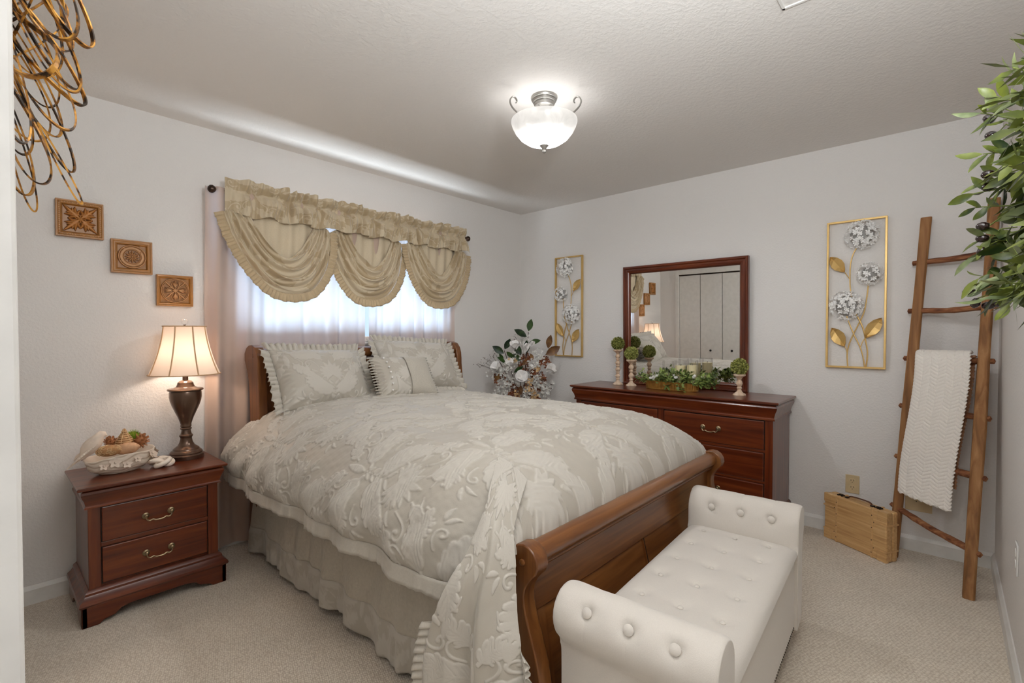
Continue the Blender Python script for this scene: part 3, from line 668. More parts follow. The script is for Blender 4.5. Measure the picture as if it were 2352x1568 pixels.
# frilled hem strips
def ruffle(path, out, width, n_pleat, amp, m, parent, name='ruffle', res=8, jitter=.3, thick=.0015):
    """pleated strip along path (k,3); out: direction(s) it hangs/points in; pleats push along the path's side normal"""
    K = np.array(path); n = n_pleat*res; K = crom(K, n); out = np.array(out, float)
    if out.ndim == 1: out = np.repeat(out[None], n, 0)
    else: out = np.stack([np.interp(np.linspace(0, 1, n), np.linspace(0, 1, len(out)), out[:, i]) for i in range(3)], 1)
    out = out/np.linalg.norm(out, axis=1, keepdims=True)
    tan = np.gradient(K, axis=0); tan /= np.maximum(1e-9, np.linalg.norm(tan, axis=1, keepdims=True)); sd = np.cross(tan, out)
    ph = np.linspace(0, n_pleat*2*PI, n); r = np.random.default_rng(n_pleat+int(width*1e4)); ph = ph+np.interp(np.arange(n), np.linspace(0, n, max(3, n_pleat//2)), r.normal(0, jitter*2, max(3, n_pleat//2)))
    rows = []
    for t in np.linspace(0, 1, 6):
        a = amp*(.25+.75*t); saw = np.sin(ph)+.35*np.sin(2*ph+.6)
        rows.append(K+out*(width*t*(1+.05*np.sin(ph*.37)))[..., None]+sd*(a*saw)[:, None]+tan*(a*.6*np.cos(ph))[:, None])
    return grid(name, np.array(rows), m, parent, thick=thick)
hem = P[::20, 0].copy(); hem[:, 0] -= .002
hem = hem[hem[:, 1] > -2.2]
ruffle(hem, (-.12, 0, -1), .055, 30, .0028, 'satin', cf, jitter=1.6)
gL = Pf[254:, 0]; ruffle(gL[::17], (-.35, 1, -.2), .035, 16, .007, 'satin', cf)
gR = Pf[254:, -1]; ruffle(gR[::17], (-.5, -1, -.25), .035, 16, .008, 'satin', cf)
# bed skirt
sk = empty('bed_skirt', 'ivory gathered bed skirt with a satin hem band hanging below the comforter', 'bed skirt', (-2.56, -1.2, .03))
yy = np.linspace(-.22, -2.2, 360); zz = np.linspace(.52, .03, 60); Yk, Zk = np.meshgrid(yy, zz)
def skx(Y, Z):
    g = smooth(.52, .05, Z); xx = -2.555-.03*g-(.012*np.sin(Y*17+np.sin(Y*5)*2)+.009*np.sin(Y*37+1.7*np.sin(Y*7)))*g; return xx
Xk = skx(Yk, Zk)-.02; Zk2 = Zk+.012*smooth(.2, .03, Zk)*np.sin(Yk*9)
Pk = np.stack([Xk, Yk, Zk2], -1); top_rows = zz > .165
grid('skirt_cloth', Pk[:int(top_rows.sum())+1], 'skirt', sk, thick=.002)
uu2, vv2 = Yk, Zk; rk = DM.sample(Yk*1.6, Zk*1.6+.1)*.8
lo = int(top_rows.sum()); Pl = Pk[lo:].copy(); rampz = smooth(.165, .14, Zk[lo:]); Pl[..., 0] -= (.001+.003*rk[lo:])*rampz
Pl[..., 0] -= .004*np.sin(Yk[lo:]*70+3*np.sin(Yk[lo:]*11))*smooth(.17, .1, Zk[lo:])
grid('hem_band', Pl, 'damask', sk, rk[lo:], thick=.002)
o = grid('skirt_end', np.stack([np.stack([skx(np.full(12, -.22), np.linspace(.5, .04, 12))-.02, np.full(12, -.22)+k*.02, np.linspace(.5, .04, 12)], -1)+np.array([k*.03, 0, 0]) for k in range(3)], 0), 'skirt', sk, thick=.002)

# pillows
def pillow(name, label, w, h, d, cx, cy, cz, lean, rot, ruf, figure, group=None, roll=0, puff=.55, seed=1):
    r = empty(name, label, 'pillow', (cx, cy, cz), group=group, world=False)
    Mx = Matrix.Rotation(rot, 4, 'Z') @ Matrix.Rotation(-lean, 4, 'X') @ Matrix.Rotation(roll, 4, 'Y'); r.rotation_euler = Mx.to_euler()
    n1, n2 = 210, 160
    a = np.linspace(-1, 1, n1); b = np.linspace(-1, 1, n2); Aa, Bb = np.meshgrid(a, b)
    th = d*(np.clip(1-np.abs(Aa)**2.6, 0, 1)**puff)*(np.clip(1-np.abs(Bb)**2.6, 0, 1)**puff)
    pinch = 1-.05*np.cos(Aa*PI/2)*np.abs(Bb)**3; pinch2 = 1-.05*np.cos(Bb*PI/2)*np.abs(Aa)**3
    Xp = Aa*w/2*pinch2; Zp = Bb*h/2*pinch
    rel = DM.sample(Xp*1.25+.28, Zp*1.25+.21) if figure else np.zeros_like(Xp)
    if figure == 2:
        band = (np.abs(Xp+.045) < .042); rel = np.where(band, rel, 0)
    cr = wob(Xp, Zp, seed, .006, 4.0)*(1-np.abs(Aa)**4*0)*(th > 1e-4)
    edge = smooth(.75, 1, np.maximum(np.abs(Aa), np.abs(Bb)))
    crk = .004*np.sin(np.arctan2(Bb, Aa)*38+2*np.sin(Aa*5))*edge*(1-edge)*4
    F = np.stack([Xp, -th-cr-rel*.004*(th > .004)-crk, Zp], -1); B = np.stack([Xp, th*.8, Zp], -1)
    grid('pillow_front', F, 'damask' if figure else 'linen', r, rel); grid('pillow_back', B[:, ::-1][::3, ::3], 'damask', r, rel[:, ::-1][::3, ::3])
    per = [(-1, -1), (0, -1), (1, -1), (1, 0), (1, 1), (0, 1), (-1, 1), (-1, 0)]
    if ruf:
        for k in range(4):
            c = [(-1, -1), (1, -1), (1, 1), (-1, 1)]; p, q = c[k], c[(k+1) % 4]
            t = np.linspace(0, 1, 9); aa = p[0]+(q[0]-p[0])*t; bb = p[1]+(q[1]-p[1])*t
            path = np.stack([aa*w/2*(1-.05*np.cos(bb*PI/2)*np.abs(aa)**3), np.zeros(9), bb*h/2*(1-.05*np.cos(aa*PI/2)*np.abs(bb)**3)], 1)
            nout = np.array([(q[1]-p[1]), 0, -(q[0]-p[0])], float); nout /= np.linalg.norm(nout)
            outs = [nout+np.array([p[0], -.1, p[1]])*.7, nout, nout, nout, nout+np.array([q[0], -.1, q[1]])*.7]
            L = w if k % 2 == 0 else h
            ruffle(path, outs, ruf, int(L/.032), .0115, 'satin', r, jitter=.8)
    return r
pillow('sham_pillow', 'large ruffled damask pillow at the near side of the headboard', .56, .385, .10, -2.27, -.43, .998, R(33), R(2), .05, 1, 'ruffled damask pillows against the headboard', R(2))
pillow('sham_pillow', 'large ruffled damask pillow at the far side of the headboard, behind the small one', .60, .38, .09, -1.565, -.41, 1.045, R(36), R(-4), .045, 1, 'ruffled damask pillows against the headboard', R(4), seed=4)
sp = pillow('accent_pillow', 'small square accent pillow with pearl buttons lying in front of the two shams', .40, .30, .07, -1.835, -.615, .985, R(36), R(-6), .0, 2, None, R(2), seed=9)
mb = MB()
for k in range(7):
    t = k/6*2-1; z = t*.115; dd = .066*(max(0, 1-abs(t*.77)**2.6))**.55*(1-.45**2.6)**.55; mb = MB().sphere((-.118-.01*abs(t)**2, -dd-.008, z), .0062, 8, 6); obj('pearl_button', mb, 'petal', sp)
# ribbed side panel and lacing
a = np.linspace(.02, .96, 60); b = np.linspace(-.98, .98, 80); Aa, Bb = np.meshgrid(a, b)
th = .07*(np.clip(1-np.abs(Aa)**2.6, 0, 1)**.55)*(np.clip(1-np.abs(Bb)**2.6, 0, 1)**.55)
grid('ribbed_panel', np.stack([Aa*.2*(1-.05*np.cos(Bb*PI/2)*np.abs(Aa)**3), -th-.0075-wob(Aa*.2, Bb*.15, 9, .006, 4.0), Bb*.15*(1-.05*np.cos(Aa*PI/2)*np.abs(Bb)**3)], -1), 'pillow_rib', sp)
for sx in (-1, 1):
    for k in range(15):
        z = -.135+k*.0192; x = sx*.197
        obj('lacing', MB().tube([tuple(q) for q in crom([(x-sx*.012, -.02, z), (x, -.012, z+.006), (x+sx*.012, 0, z+.011), (x+sx*.004, .01, z+.018)], 8)], .0042, 6), 'satin', sp)

# ------------------------------------------------------------------ curtains, rod, valance
rod = empty('curtain_rod', 'dark bronze curtain rod with round finials above the window', 'curtain rod', (-1.78, -.1, 2.075))
obj('rod', MB().tube([(-2.70, -.1, 2.075), (-.86, -.1, 2.072)], .009, 12), 'rod', rod)
for sx, xe in ((-1, -2.70), (1, -.86)):
    T = Matrix.Translation((xe, -.1, 2.074)) @ Matrix.Rotation(sx*PI/2, 4, 'Y')
    obj('finial', MB().lathe([(.009, 0), (.015, .004), (.015, .009), (.009, .012), (.008, .02), (.013, .024), (.013, .028), (.009, .032), (.018, .04), (.023, .05), (.021, .062), (.012, .07), (.002, .073)], n=18, T=T), 'rod', rod)
for xb in (-2.735, -1.78, -.875):
    obj('bracket', MB().box(xb-.006, xb+.006, -.012, -.001, 2.03, 2.10).tube([(xb, -.006, 2.06), (xb, -.06, 2.05), (xb, -.1, 2.06)], .005, 8), 'rod', rod, True, .001)
def curtain(x0, x1, label, ph, nf):
    nu, nv = 260, 90; u = np.linspace(0, 1, nu); v = np.linspace(0, 1, nv); U, V = np.meshgrid(u, v)
    Zc = 2.09+(.022-2.09)*V
    cen = -.10+.052*smooth(.02, .3, V)
    x = x0+(x1-x0)*U+.006*np.sin(V*4+U*9)
    amp = .020+.012*smooth(.1, .9, V)
    fold = amp*np.sin(2*PI*(nf*U+.35*np.sin(2*PI*U*1.3+ph)+.08*V)+ph)+.35*amp*np.sin(2*PI*nf*2.1*U+V*1.5)
    y = np.minimum(cen+fold*.8, -.008)
    o = grid('curtain', np.stack([x, y, Zc+.004*np.sin(U*40)*V], -1), 'curtain', None); tag(o, label, 'curtain', 'floor-length window curtains'); return o
curtain(-2.782, -1.758, 'pale floor-length curtain left of the window gap, reaching the floor beside the nightstand', .4, 6.0)
curtain(-1.75, -.925, 'pale floor-length curtain on the corner side of the window gap, mostly behind the headboard', 2.0, 5.5)
vl = empty('valance', 'gold damask swag valance of three scallops with pleated ruffled edge', 'valance', (-1.78, -.13, 1.96))
# ruched header on the rod
nu, nv = 700, 60; u = np.linspace(0, 1, nu); v = np.linspace(0, 1, nv); U, V = np.meshgrid(u, v)
Xh = -2.695+U*1.845; zt = 2.148-.01*U; zb = 1.945+.01*np.sin(U*60)
gath = smooth(.0, .1, U)*.9+.1
Zh = zt+(zb-zt)*V+.012*wob(U*9, V*.4, 5, 1, 1.2)*(1-V)*gath+.008*np.sin(U*93+3*np.sin(U*30))*np.clip(1-V*3, 0, 1)*gath
pin = np.exp(-((V-.36)/.12)**2); cr = (.011*np.sin(U*170+4*np.sin(U*27))+.011*np.sin(U*93+2*np.sin(U*21+1)+V*3)+.004*np.sin(U*420+V*6))*gath
Yh = -.122-.030*(1-pin)*gath-cr*(.45+.75*(1-pin))-.014*wob(U*14, V*.8, 8, 1, 1.0)*gath
Xh = Xh+.006*np.sin(V*5+U*40)*gath
grid('header', np.stack([Xh, np.minimum(Yh, -.1125), Zh], -1), 'valance', vl, DM.sample(Xh*1.4+.2, Zh*1.4), thick=.002)
def swag(xt0, xt1, hemk, name='swag', yb=-.13, seed=0, hole=.5):
    """cloth hanging from the header between xt0 and xt1 down to the curved hem (x,z keys)"""
    nu, nv = 170, 190; hemc = crom(hemk, nu); u = np.linspace(0, 1, nu); v = np.linspace(0, 1, nv)
    Wd = xt1-xt0; xm = (xt0+xt1)/2
    T = crom([(xt0+.16*Wd, 1.99), (xt0+.24*Wd, 1.90), (xm-.14*Wd, 1.79), (xm+.02*Wd, 1.735), (xm+.15*Wd, 1.79), (xt1-.24*Wd, 1.90), (xt1-.16*Wd, 1.99)], nu)
    U, V = np.meshgrid(u, v); bend = 1-V                                # V=0 hem, 1 inner loop
    X = hemc[None, :, 0]*bend+T[None, :, 0]*V; Zs = hemc[None, :, 1]*bend+T[None, :, 1]*V
    sag = np.sin(PI*U); r = np.random.default_rng(seed); p = r.uniform(0, 6, 4)
    ph = V*24+p[0]+1.1*np.sin(U*5+p[1])+.8*np.sin(U*11+p[2])
    fold = .015*(1-np.abs(np.sin(ph/2)))**1.0*2-.015+.006*np.sin(V*53+p[2]+1.5*np.sin(U*7))
    env = (.25+.75*smooth(0, .14, V))*(.35+.65*sag**.5)
    crin = .004*np.sin(U*90+8*np.sin(V*5+p[3]))*(1-sag)**1.5
    Y = yb-.03*sag*np.sin(PI*np.clip(V*.85+.1, 0, 1))-.02*sag-fold*env-crin
    Zs = Zs+.006*np.cos(ph)*sag*smooth(.05, .2, V)
    P = np.stack([X, Y, Zs], -1)
    o = grid(name, P, 'valance', vl, DM.sample(U*.62+seed*.1, V*.5+.1), thick=.0015)
    bx_, bz_ = np.meshgrid(np.linspace(xt0+.1*Wd, xt1-.1*Wd, 60), np.linspace(2.0, 1.66, 30))
    bz_ = bz_-.03*(1-np.abs((bx_-xm)/(.5*Wd)))*(bz_ < 1.7)
    grid('swag_lining', np.stack([bx_, yb+.012-.008*np.sin(bx_*75+seed+.8*np.sin(bz_*9)), bz_], -1), 'lining', o, thick=.001)
    K = P[0]; tan = np.gradient(K[::6], axis=0); outs = np.stack([tan[:, 2], np.full(len(tan), -.001), -tan[:, 0]], 1)
    cx, cz = hemc[:, 0].mean(), 1.95
    sg = np.sign((outs[:, 0]*(K[::6, 0]-cx)+outs[:, 2]*(K[::6, 2]-cz)).sum()); outs *= sg
    L = np.linalg.norm(np.diff(hemc, axis=0), axis=1).sum()
    Kf = K[::6].copy(); Kf[:, 1] -= .004
    ruffle(Kf, outs, .052, int(L/.021), .0045, 'ruffle_gold', o, res=10)
swag(-2.68, -2.06, [(-2.705, 1.955), (-2.66, 1.82), (-2.575, 1.665), (-2.46, 1.54), (-2.34, 1.508), (-2.21, 1.54), (-2.12, 1.66), (-2.08, 1.80), (-2.075, 1.935)], seed=1)
swag(-1.46, -.87, [(-1.465, 1.94), (-1.44, 1.80), (-1.385, 1.66), (-1.29, 1.54), (-1.17, 1.508), (-1.03, 1.545), (-.93, 1.67), (-.875, 1.80), (-.855, 1.93)], seed=3, yb=-.128)
swag(-2.06, -1.47, [(-2.07, 1.93), (-2.045, 1.78), (-1.99, 1.64), (-1.90, 1.53), (-1.79, 1.50), (-1.655, 1.535), (-1.56, 1.65), (-1.515, 1.79), (-1.50, 1.93)], seed=2, yb=-.118)

# ------------------------------------------------------------------ table lamp
lp = empty('table_lamp', 'lit bronze table lamp with cream bell shade on the nightstand', 'lamp', (LMX, LMY, .605))
prof = [(.077, .0), (.079, .004), (.079, .02), (.073, .026), (.074, .032), (.068, .04), (.06, .046), (.058, .052), (.05, .058), (.038, .068), (.03, .085), (.026, .105), (.028, .112), (.031, .116), (.031, .122), (.025, .128), (.022, .14), (.021, .15), (.026, .154), (.026, .159), (.022, .163), (.025, .168), (.025, .173), (.024, .178), (.027, .19), (.037, .22), (.05, .25), (.062, .28), (.07, .305), (.073, .325), (.073, .348), (.071, .355), (.080, .359), (.082, .364), (.078, .369), (.055, .372), (.043, .378), (.038, .388), (.035, .4), (.028, .407), (.02, .41), (.013, .413), (.013, .45)]
obj('lamp_base', MB().lathe(prof, (LMX, LMY, .605), 48), 'bronze', lp, True, angle=28)
NS = 8; nu, nv = 128, 40
u = np.linspace(0, 2*PI, nu, endpoint=False); v = np.linspace(0, 1, nv); U, V = np.meshgrid(u, v)
rad = .096+.064*(.35*V+.65*V**2.0)+0*U; rad = rad*(1-.012*np.abs(np.cos(U*NS/2+PI/8)))
sh = grid('lamp_shade', np.stack([LMX+rad*np.cos(U), LMY+rad*np.sin(U), 1.302-.252*V], -1), 'shade', lp, closed_u=True)
for k in range(NS):
    a = 2*PI*(k+.15)/NS; pts = [(LMX+(.097+.064*(.35*t+.65*t*t))*math.cos(a), LMY+(.097+.064*(.35*t+.65*t*t))*math.sin(a), 1.302-.252*t) for t in np.linspace(0, 1, 14)]
    obj('shade_seam', MB().tube(pts, .0035, 6), 'shade_trim', sh)
for zz_, rr in ((1.302, .0965), (1.05, .161)): obj('shade_rim', MB().tube([(LMX+rr*math.cos(t), LMY+rr*math.sin(t), zz_) for t in np.linspace(0, 2*PI, 49)[:-1]], .003, 6, True), 'shade_trim', sh)
mb = MB()
for k in range(3):
    a = k*2*PI/3+.4; mb.tube([(LMX, LMY, 1.298), (LMX+.095*math.cos(a), LMY+.095*math.sin(a), 1.298)], .0015, 5)
for s_ in (-1, 1): mb.tube([tuple(q) for q in crom([(LMX, LMY, 1.05), (LMX+s_*.045, LMY, 1.09), (LMX+s_*.05, LMY, 1.18), (LMX+s_*.03, LMY, 1.27), (LMX, LMY, 1.3)], 16)], .002, 5)
obj('harp', mb, 'bronze', lp)
obj('finial', MB().lathe([(.005, 0), (.008, .003), (.005, .008), (.005, .012)], (LMX, LMY, 1.3), 14), 'bronze', lp)
obj('crystal_ball', MB().sphere((LMX, LMY, 1.326), .0165, 20, 14), 'glass', lp)

# ------------------------------------------------------------------ bowl of dried things, knot
bc = Vector((-3.200, -.235, .6055))
bw = empty('decorative_bowl', 'whitewashed carved log-shaped bowl with flowers and a bird on its rim', 'bowl', tuple(bc))
nu, nv = 160, 40; u = np.linspace(0, 2*PI, nu, endpoint=False); v = np.linspace(0, 1, nv); U, V = np.meshgrid(u, v)
prof_r = np.interp(V, [0, .08, .3, .55, .62, .75, 1], [.3, .55, .85, 1.0, .97, .8, .2]); prof_z = np.interp(V, [0, .08, .3, .55, .62, .75, 1], [0, .0, .3, 1.0, 1.0, .6, .25])
rim = .086+.012*np.cos(U)+.006*np.sin(3*U)
bark = .5+.5*np.sin(V*60+3*np.sin(U*3)+2*np.sin(U*7)); out_ = (V < .56)
rr = 1+.018*bark*out_
Pb = np.stack([bc.x+.134*prof_r*rr*np.cos(U)*(1+.06*np.cos(U)), bc.y+.082*prof_r*rr*np.sin(U), bc.z+prof_z*rim], -1)
grid('bowl_body', Pb, 'bowl', bw, np.where(out_, .25+.75*bark, .9), closed_u=True)
def flower(mb, c, nrm, r, n=5, cup=.3):
    nrm = Vector(nrm).normalized(); a = nrm.orthogonal().normalized(); b = nrm.cross(a)
    for k in range(n):
        t = 2*PI*k/n; d = a*math.cos(t)+b*math.sin(t); e = a*-math.sin(t)+b*math.cos(t); c_ = Vector(c)
        pts = [c_, c_+d*r*.5+e*r*.38+nrm*r*cup*.5, c_+d*r+e*r*.15+nrm*r*cup, c_+d*r-e*r*.15+nrm*r*cup, c_+d*r*.5-e*r*.38+nrm*r*cup*.5, c_+d*r*.5+nrm*r*(cup*.3)]
        mb.add([tuple(p) for p in pts], [(0, 1, 5), (1, 2, 5), (2, 3, 5), (3, 4, 5), (4, 0, 5)])
def bowlpt(a, t): return Vector((bc.x+.14*(.8+.2*t)*math.cos(a)*(1+.06*math.cos(a)), bc.y+.086*(.8+.2*t)*math.sin(a), bc.z+(.3+.6*t)*.08))
for a, t, r_ in ((-1.75, .75, .024), (-1.4, .45, .02), (-2.1, .5, .018), (-1.1, .8, .017), (-.45, .85, .022), (-.15, .7, .022), (-.3, .4, .02), (.15, 1.0, .02), (-.6, 1.05, .018)):
    p = bowlpt(a, t); mb = MB(); nn = Vector((math.cos(a)*.4, math.sin(a), .25)); flower(mb, p, nn, r_, 5, .25); mb.sphere(tuple(p+nn.normalized()*.004), .005, 8, 5)
    obj('carved_flower', mb, 'resin', bw, True, recalc=False)
# bird perched at the bowl's left end
bx, by, bz = -3.302, -.235, .738
bird = [(-.040, -.052, .006), (-.034, -.046, .009), (-.027, -.032, .016), (-.014, -.014, .026), (.002, .002, .031), (.018, .018, .03), (.032, .034, .024), (.042, .045, .02), (.052, .052, .0195), (.063, .051, .014), (.07, .047, .006), (.077, .044, .001)]
mb = MB(); mb.tube([(bx+p[0]*.82, by, bz+p[1]) for p in bird], [p[2]*1.12 for p in bird], 16, ry=.95)
bo = obj('bird', mb, 'resin', bw, True, angle=180)
obj('tail', MB().add([(bx-.076, by-.012, bz-.080), (bx-.076, by+.012, bz-.080), (bx-.03, by+.014, bz-.036), (bx-.03, by-.014, bz-.036), (bx-.081, by-.012, bz-.085), (bx-.081, by+.012, bz-.085), (bx-.026, by+.012, bz-.045), (bx-.026, by-.012, bz-.045)], [(0, 1, 2, 3), (7, 6, 5, 4), (0, 4, 5, 1), (1, 5, 6, 2), (2, 6, 7, 3), (3, 7, 4, 0)]), 'resin', bo, False, .002)
for s_ in (-1, 1):
    mb = MB()
    for k in range(7): mb.tube([(bx+.022-.007*k, by+s_*.026, bz+.016-.006*k), (bx+.006-.008*k, by+s_*.03, bz+.002-.007*k), (bx-.012-.007*k, by+s_*.022, bz-.014-.007*k)], [.007, .007, .002], 6)
    obj('wing', mb, 'resin', bo)
def at(px, py, y): # a spot above the bowl read as metres
    return Vector((bc.x+(px-262)*.0017, y, bc.z+.088+(1046-py)*.0021))
G = 'dried fillers in the white bowl'
# wicker cone
c = at(276, 1024, -.235)
t = empty('wicker_cone', 'pointed wicker cone ornament standing in the white bowl', 'ornament', tuple(c), group=G)
mb = MB(); mb.lathe([(.01, -.03), (.03, -.025), (.034, -.01), (.03, .01), (.02, .03), (.008, .048), (.005, .062), (.001, .068)], c, 20); obj('core', mb, 'wicker_brown', t)
mb = MB()
for k in range(9):
    z = -.022+k*.0095; r_ = np.interp(z, [-.03, -.025, -.01, .01, .03, .048], [.01, .031, .036, .032, .022, .01]); mb.tube([(c.x+r_*math.cos(q), c.y+r_*math.sin(q), c.z+z) for q in np.linspace(0, 2*PI, 21)[:-1]], .0022, 5, True)
for k in range(6):
    q = k*PI/3; mb.tube([(c.x+r_*math.cos(q), c.y+r_*math.sin(q), c.z+z) for r_, z in ((.033, -.025), (.037, -.01), (.033, .01), (.023, .03), (.01, .048), (.004, .066))], .0018, 5)
obj('weave', mb, 'wicker', t)
# lattice egg
c = at(238, 1033, -.29)
t = empty('lattice_ball', 'pale woven lattice egg at the front of the white bowl', 'ornament', tuple(c), group=G)
obj('core', MB().sphere(c, .026, 20, 12, 1.8, 1, 1), 'wicker_brown', t)
mb = MB(); r2 = random.Random(3); 
for k in range(90):
    th, ph_ = math.acos(r2.uniform(-1, 1)), r2.uniform(0, 2*PI); n_ = Vector((math.sin(th)*math.cos(ph_), math.sin(th)*math.sin(ph_), math.cos(th)))
    if n_.z < -.6: continue
    a = n_.orthogonal().normalized(); b = n_.cross(a)
    mb.tube([tuple(c+Vector((q.x*1.8, q.y, q.z))) for q in [n_*.0265+(a*math.cos(w_)+b*math.sin(w_))*.0045 for w_ in np.linspace(0, 2*PI, 9)[:-1]]], .0013, 4, True)
obj('weave', mb, 'wicker', t)
# husk pod
c = at(277, 1034, -.285)
mb = MB(); mb.lathe([(.001, -.05), (.012, -.045), (.022, -.03), (.027, -.01), (.027, .012), (.021, .032), (.01, .045), (.002, .05)], n=24, T=Matrix.Translation(c) @ Matrix.Rotation(R(84), 4, 'Y') @ Matrix.Rotation(.3, 4, 'X'))
tag(obj('dried_pod', mb, 'husk', None, True, angle=180), 'smooth tan dried husk pod in the middle of the white bowl', 'ornament', G)
def pinecone(c, r, label, tilt):
    t = empty('pine_cone', label, 'pine cone', tuple(c), group=G); T0 = Matrix.Translation(c) @ Matrix.Rotation(tilt, 4, 'Y') @ Matrix.Rotation(.3, 4, 'X')
    obj('core', MB().sphere((0, 0, 0), r*.7, 12, 8, T=T0), 'cone', t)
    for ring in range(6):
        n_ = 9-ring; el = -.9+ring*.45
        for k in range(n_):
            a = 2*PI*(k+.5*(ring % 2))/n_; T = T0 @ Matrix.Rotation(a, 4, 'Z') @ Matrix.Rotation(-el, 4, 'Y')
            obj('scale', MB().add([(r*.45, -.002, 0), (r*.8, -.007, .002), (r*1.05, -.004, .006), (r*1.05, .004, .006), (r*.8, .007, .002), (r*.45, .002, 0), (r*.75, 0, -.003), (r*1.0, 0, .002)], [(0, 1, 6), (1, 2, 7, 6), (2, 3, 7), (3, 4, 6, 7), (4, 5, 6), (5, 0, 6), (0, 5, 4, 3, 2, 1)], T), 'cone', t, False)
pinecone(at(313, 1024, -.235), .036, 'brown pine cone at the lamp end of the white bowl', .4)
pinecone(at(247, 1019, -.215), .026, 'small brown pine cone between bird and wicker cone', -.3)
c = at(298, 1016, -.205)
mb = MB().sphere(c, .024, 12, 8)
for k in range(620):
    th, ph_ = math.acos(random.uniform(-.3, 1)), random.uniform(0, 2*PI); n_ = Vector((math.sin(th)*math.cos(ph_), math.sin(th)*math.sin(ph_), math.cos(th))); s_ = n_.orthogonal().normalized()*.0012
    p = c+n_*.022; q = c+(n_+Vector((random.uniform(-.3, .3), random.uniform(-.3, .3), random.uniform(-.3, .3))))*.034; mb.add([tuple(p-s_), tuple(p+s_), tuple(q)], [(0, 1, 2)])
tag(obj('moss_ball', mb, 'moss', None, False, recalc=False), 'bright green moss ball at the back of the white bowl', 'moss ball', G)
# ceramic knot
kc = Vector((-3.038, -.285, .628)); pts = []
for t in np.linspace(0, 2*PI, 121)[:-1]:
    r_ = .029+.015*math.cos(3*t); pts.append((kc.x+r_*1.08*math.cos(2*t+.5), kc.y+r_*.9*math.sin(2*t+.5), kc.z+.014*math.sin(3*t)))
tag(obj('ceramic_knot', MB().tube(pts, .0112, 14, True), 'ceramic', None, True, angle=180), 'white glazed ceramic knot between the bowl and the lamp', 'knot')

# ------------------------------------------------------------------ carved tiles
def tile(label, cx, cz, w, F, m, mf, border, depth, beads=False):
    t = empty('carved_wood_tile', label, 'wall tile', (cx, -.001, cz), group='carved wood tiles stepping down the window wall')
    fr = obj('tile_frame', MB(), mf, t) if False else None
    b = border; mb = MB()
    h = w/2; y0, y1 = -.004, -.03
    rings = [[(cx+sx*h_, y, cz+sz*h_) for sx, sz in ((-1, -1), (1, -1), (1, 1), (-1, 1))] for h_, y in ((h, y0), (h, y1), (h-b*.35, y1), (h-b*.5, y1+.003), (h-b*.8, y1+.003), (h-b, y1), (h-b-.004, y1+.012))]
    obj('tile_frame', MB().loft(rings, True), mf, t, False, .0015)
    n = 150; s = np.linspace(-(h-b-.002), h-b-.002, n); A, B = np.meshgrid(s, s)
    k = (F.nx-1)/(2*(h-b-.002)); iu = np.clip(((A+h-b-.002)*k).astype(int), 0, F.nx-1); iv = np.clip(((B+h-b-.002)*k).astype(int), 0, F.ny-1); rel = F.h[iv, iu]
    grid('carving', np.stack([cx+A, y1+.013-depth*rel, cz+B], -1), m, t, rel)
    if beads:
        mb = MB(); nb = 17
        for kk in range(nb):
            s_ = -h+b*.62+(w-b*1.24)*kk/(nb-1)
            for p in ((s_, h-b*.62), (s_, -h+b*.62), (h-b*.62, s_), (-h+b*.62, s_)): mb.sphere((cx+p[0], y1+.002, cz+p[1]), .0024, 6, 4)
        obj('bead_row', mb, 'bead', t, kind='stuff')
def sq(): return Field(1, 1, .0068, False)
F1 = sq()
for q in range(4):
    a0 = PI/4+q*PI/2
    F1.curve(.5, .5, a0, .66, 0, .095, 14, flat=.7)
    for sg in (1, -1):
        F1.curve(.5+.12*math.cos(a0), .5+.12*math.sin(a0), a0+sg*.45, .36, sg*.5, .075, 12, flat=.9)
        F1.curve(.5+.1*math.cos(a0), .5+.1*math.sin(a0), a0+sg*.75, .3, sg*1.1, .07, 12, flat=.9)
        F1.scroll(.5, .5, a0+sg*.7, .34, sg*5, .02)
        F1.curve(.5+.3*math.cos(a0), .5+.3*math.sin(a0), a0+sg*.9, .18, -sg*.6, .04, 10)
F1.stroke([(.5, .5), (.501, .5)], .09, 1.25, .8)
F2 = sq()
def ringf(F, r, wd, top=1.0): F.stroke([(.5+r*math.cos(t), .5+r*math.sin(t)) for t in np.linspace(0, 2*PI, 61)], wd, top)
ringf(F2, .46, .035); ringf(F2, .36, .09, .7); ringf(F2, .28, .02, .9)
for k in range(12): a = 2*PI*k/12; F2.curve(.5+.05*math.cos(a), .5+.05*math.sin(a), a, .2, 0, .05, 10, flat=.9)
F2.stroke([(.5, .5), (.501, .5)], .05, 1.2)
for k in range(4):
    a = PI/2*k+.5; F2.scroll(.5+.36*math.cos(a)-.05, .5+.36*math.sin(a), a, .14, 5.5, .018)
F3 = sq(); ringf(F3, .47, .025); ringf(F3, .43, .015, .8)
for k in range(4):
    a = PI/2*k
    for da in (-.42, -.2, 0, .2, .42): F3.curve(.5+.12*math.cos(a), .5+.12*math.sin(a), a+da, .28-.14*abs(da), da*.3, .038, 10, flat=.9)
    ringx = [(.5+.26*math.cos(a+PI/4)+.15*math.cos(t), .5+.26*math.sin(a+PI/4)+.15*math.sin(t)) for t in np.linspace(0, 2*PI, 30)]
    F3.stroke([(.5+.1*math.cos(a+PI/4), .5+.1*math.sin(a+PI/4)), (.5+.44*math.cos(a+PI/4), .5+.44*math.sin(a+PI/4))], .03, .8)
    for sg in (1, -1): F3.curve(.5, .5, a+sg*.78, .42, -sg*1.5, .02, 14)
for k in range(8): a = 2*PI*k/8; F3.curve(.5, .5, a, .11, 0, .03, 8)
tile('highest carved tile, bead-bordered with acanthus leaves', -3.300, 1.820, .176, F1, 'carved', 'tile_frame', .02, .014, True)
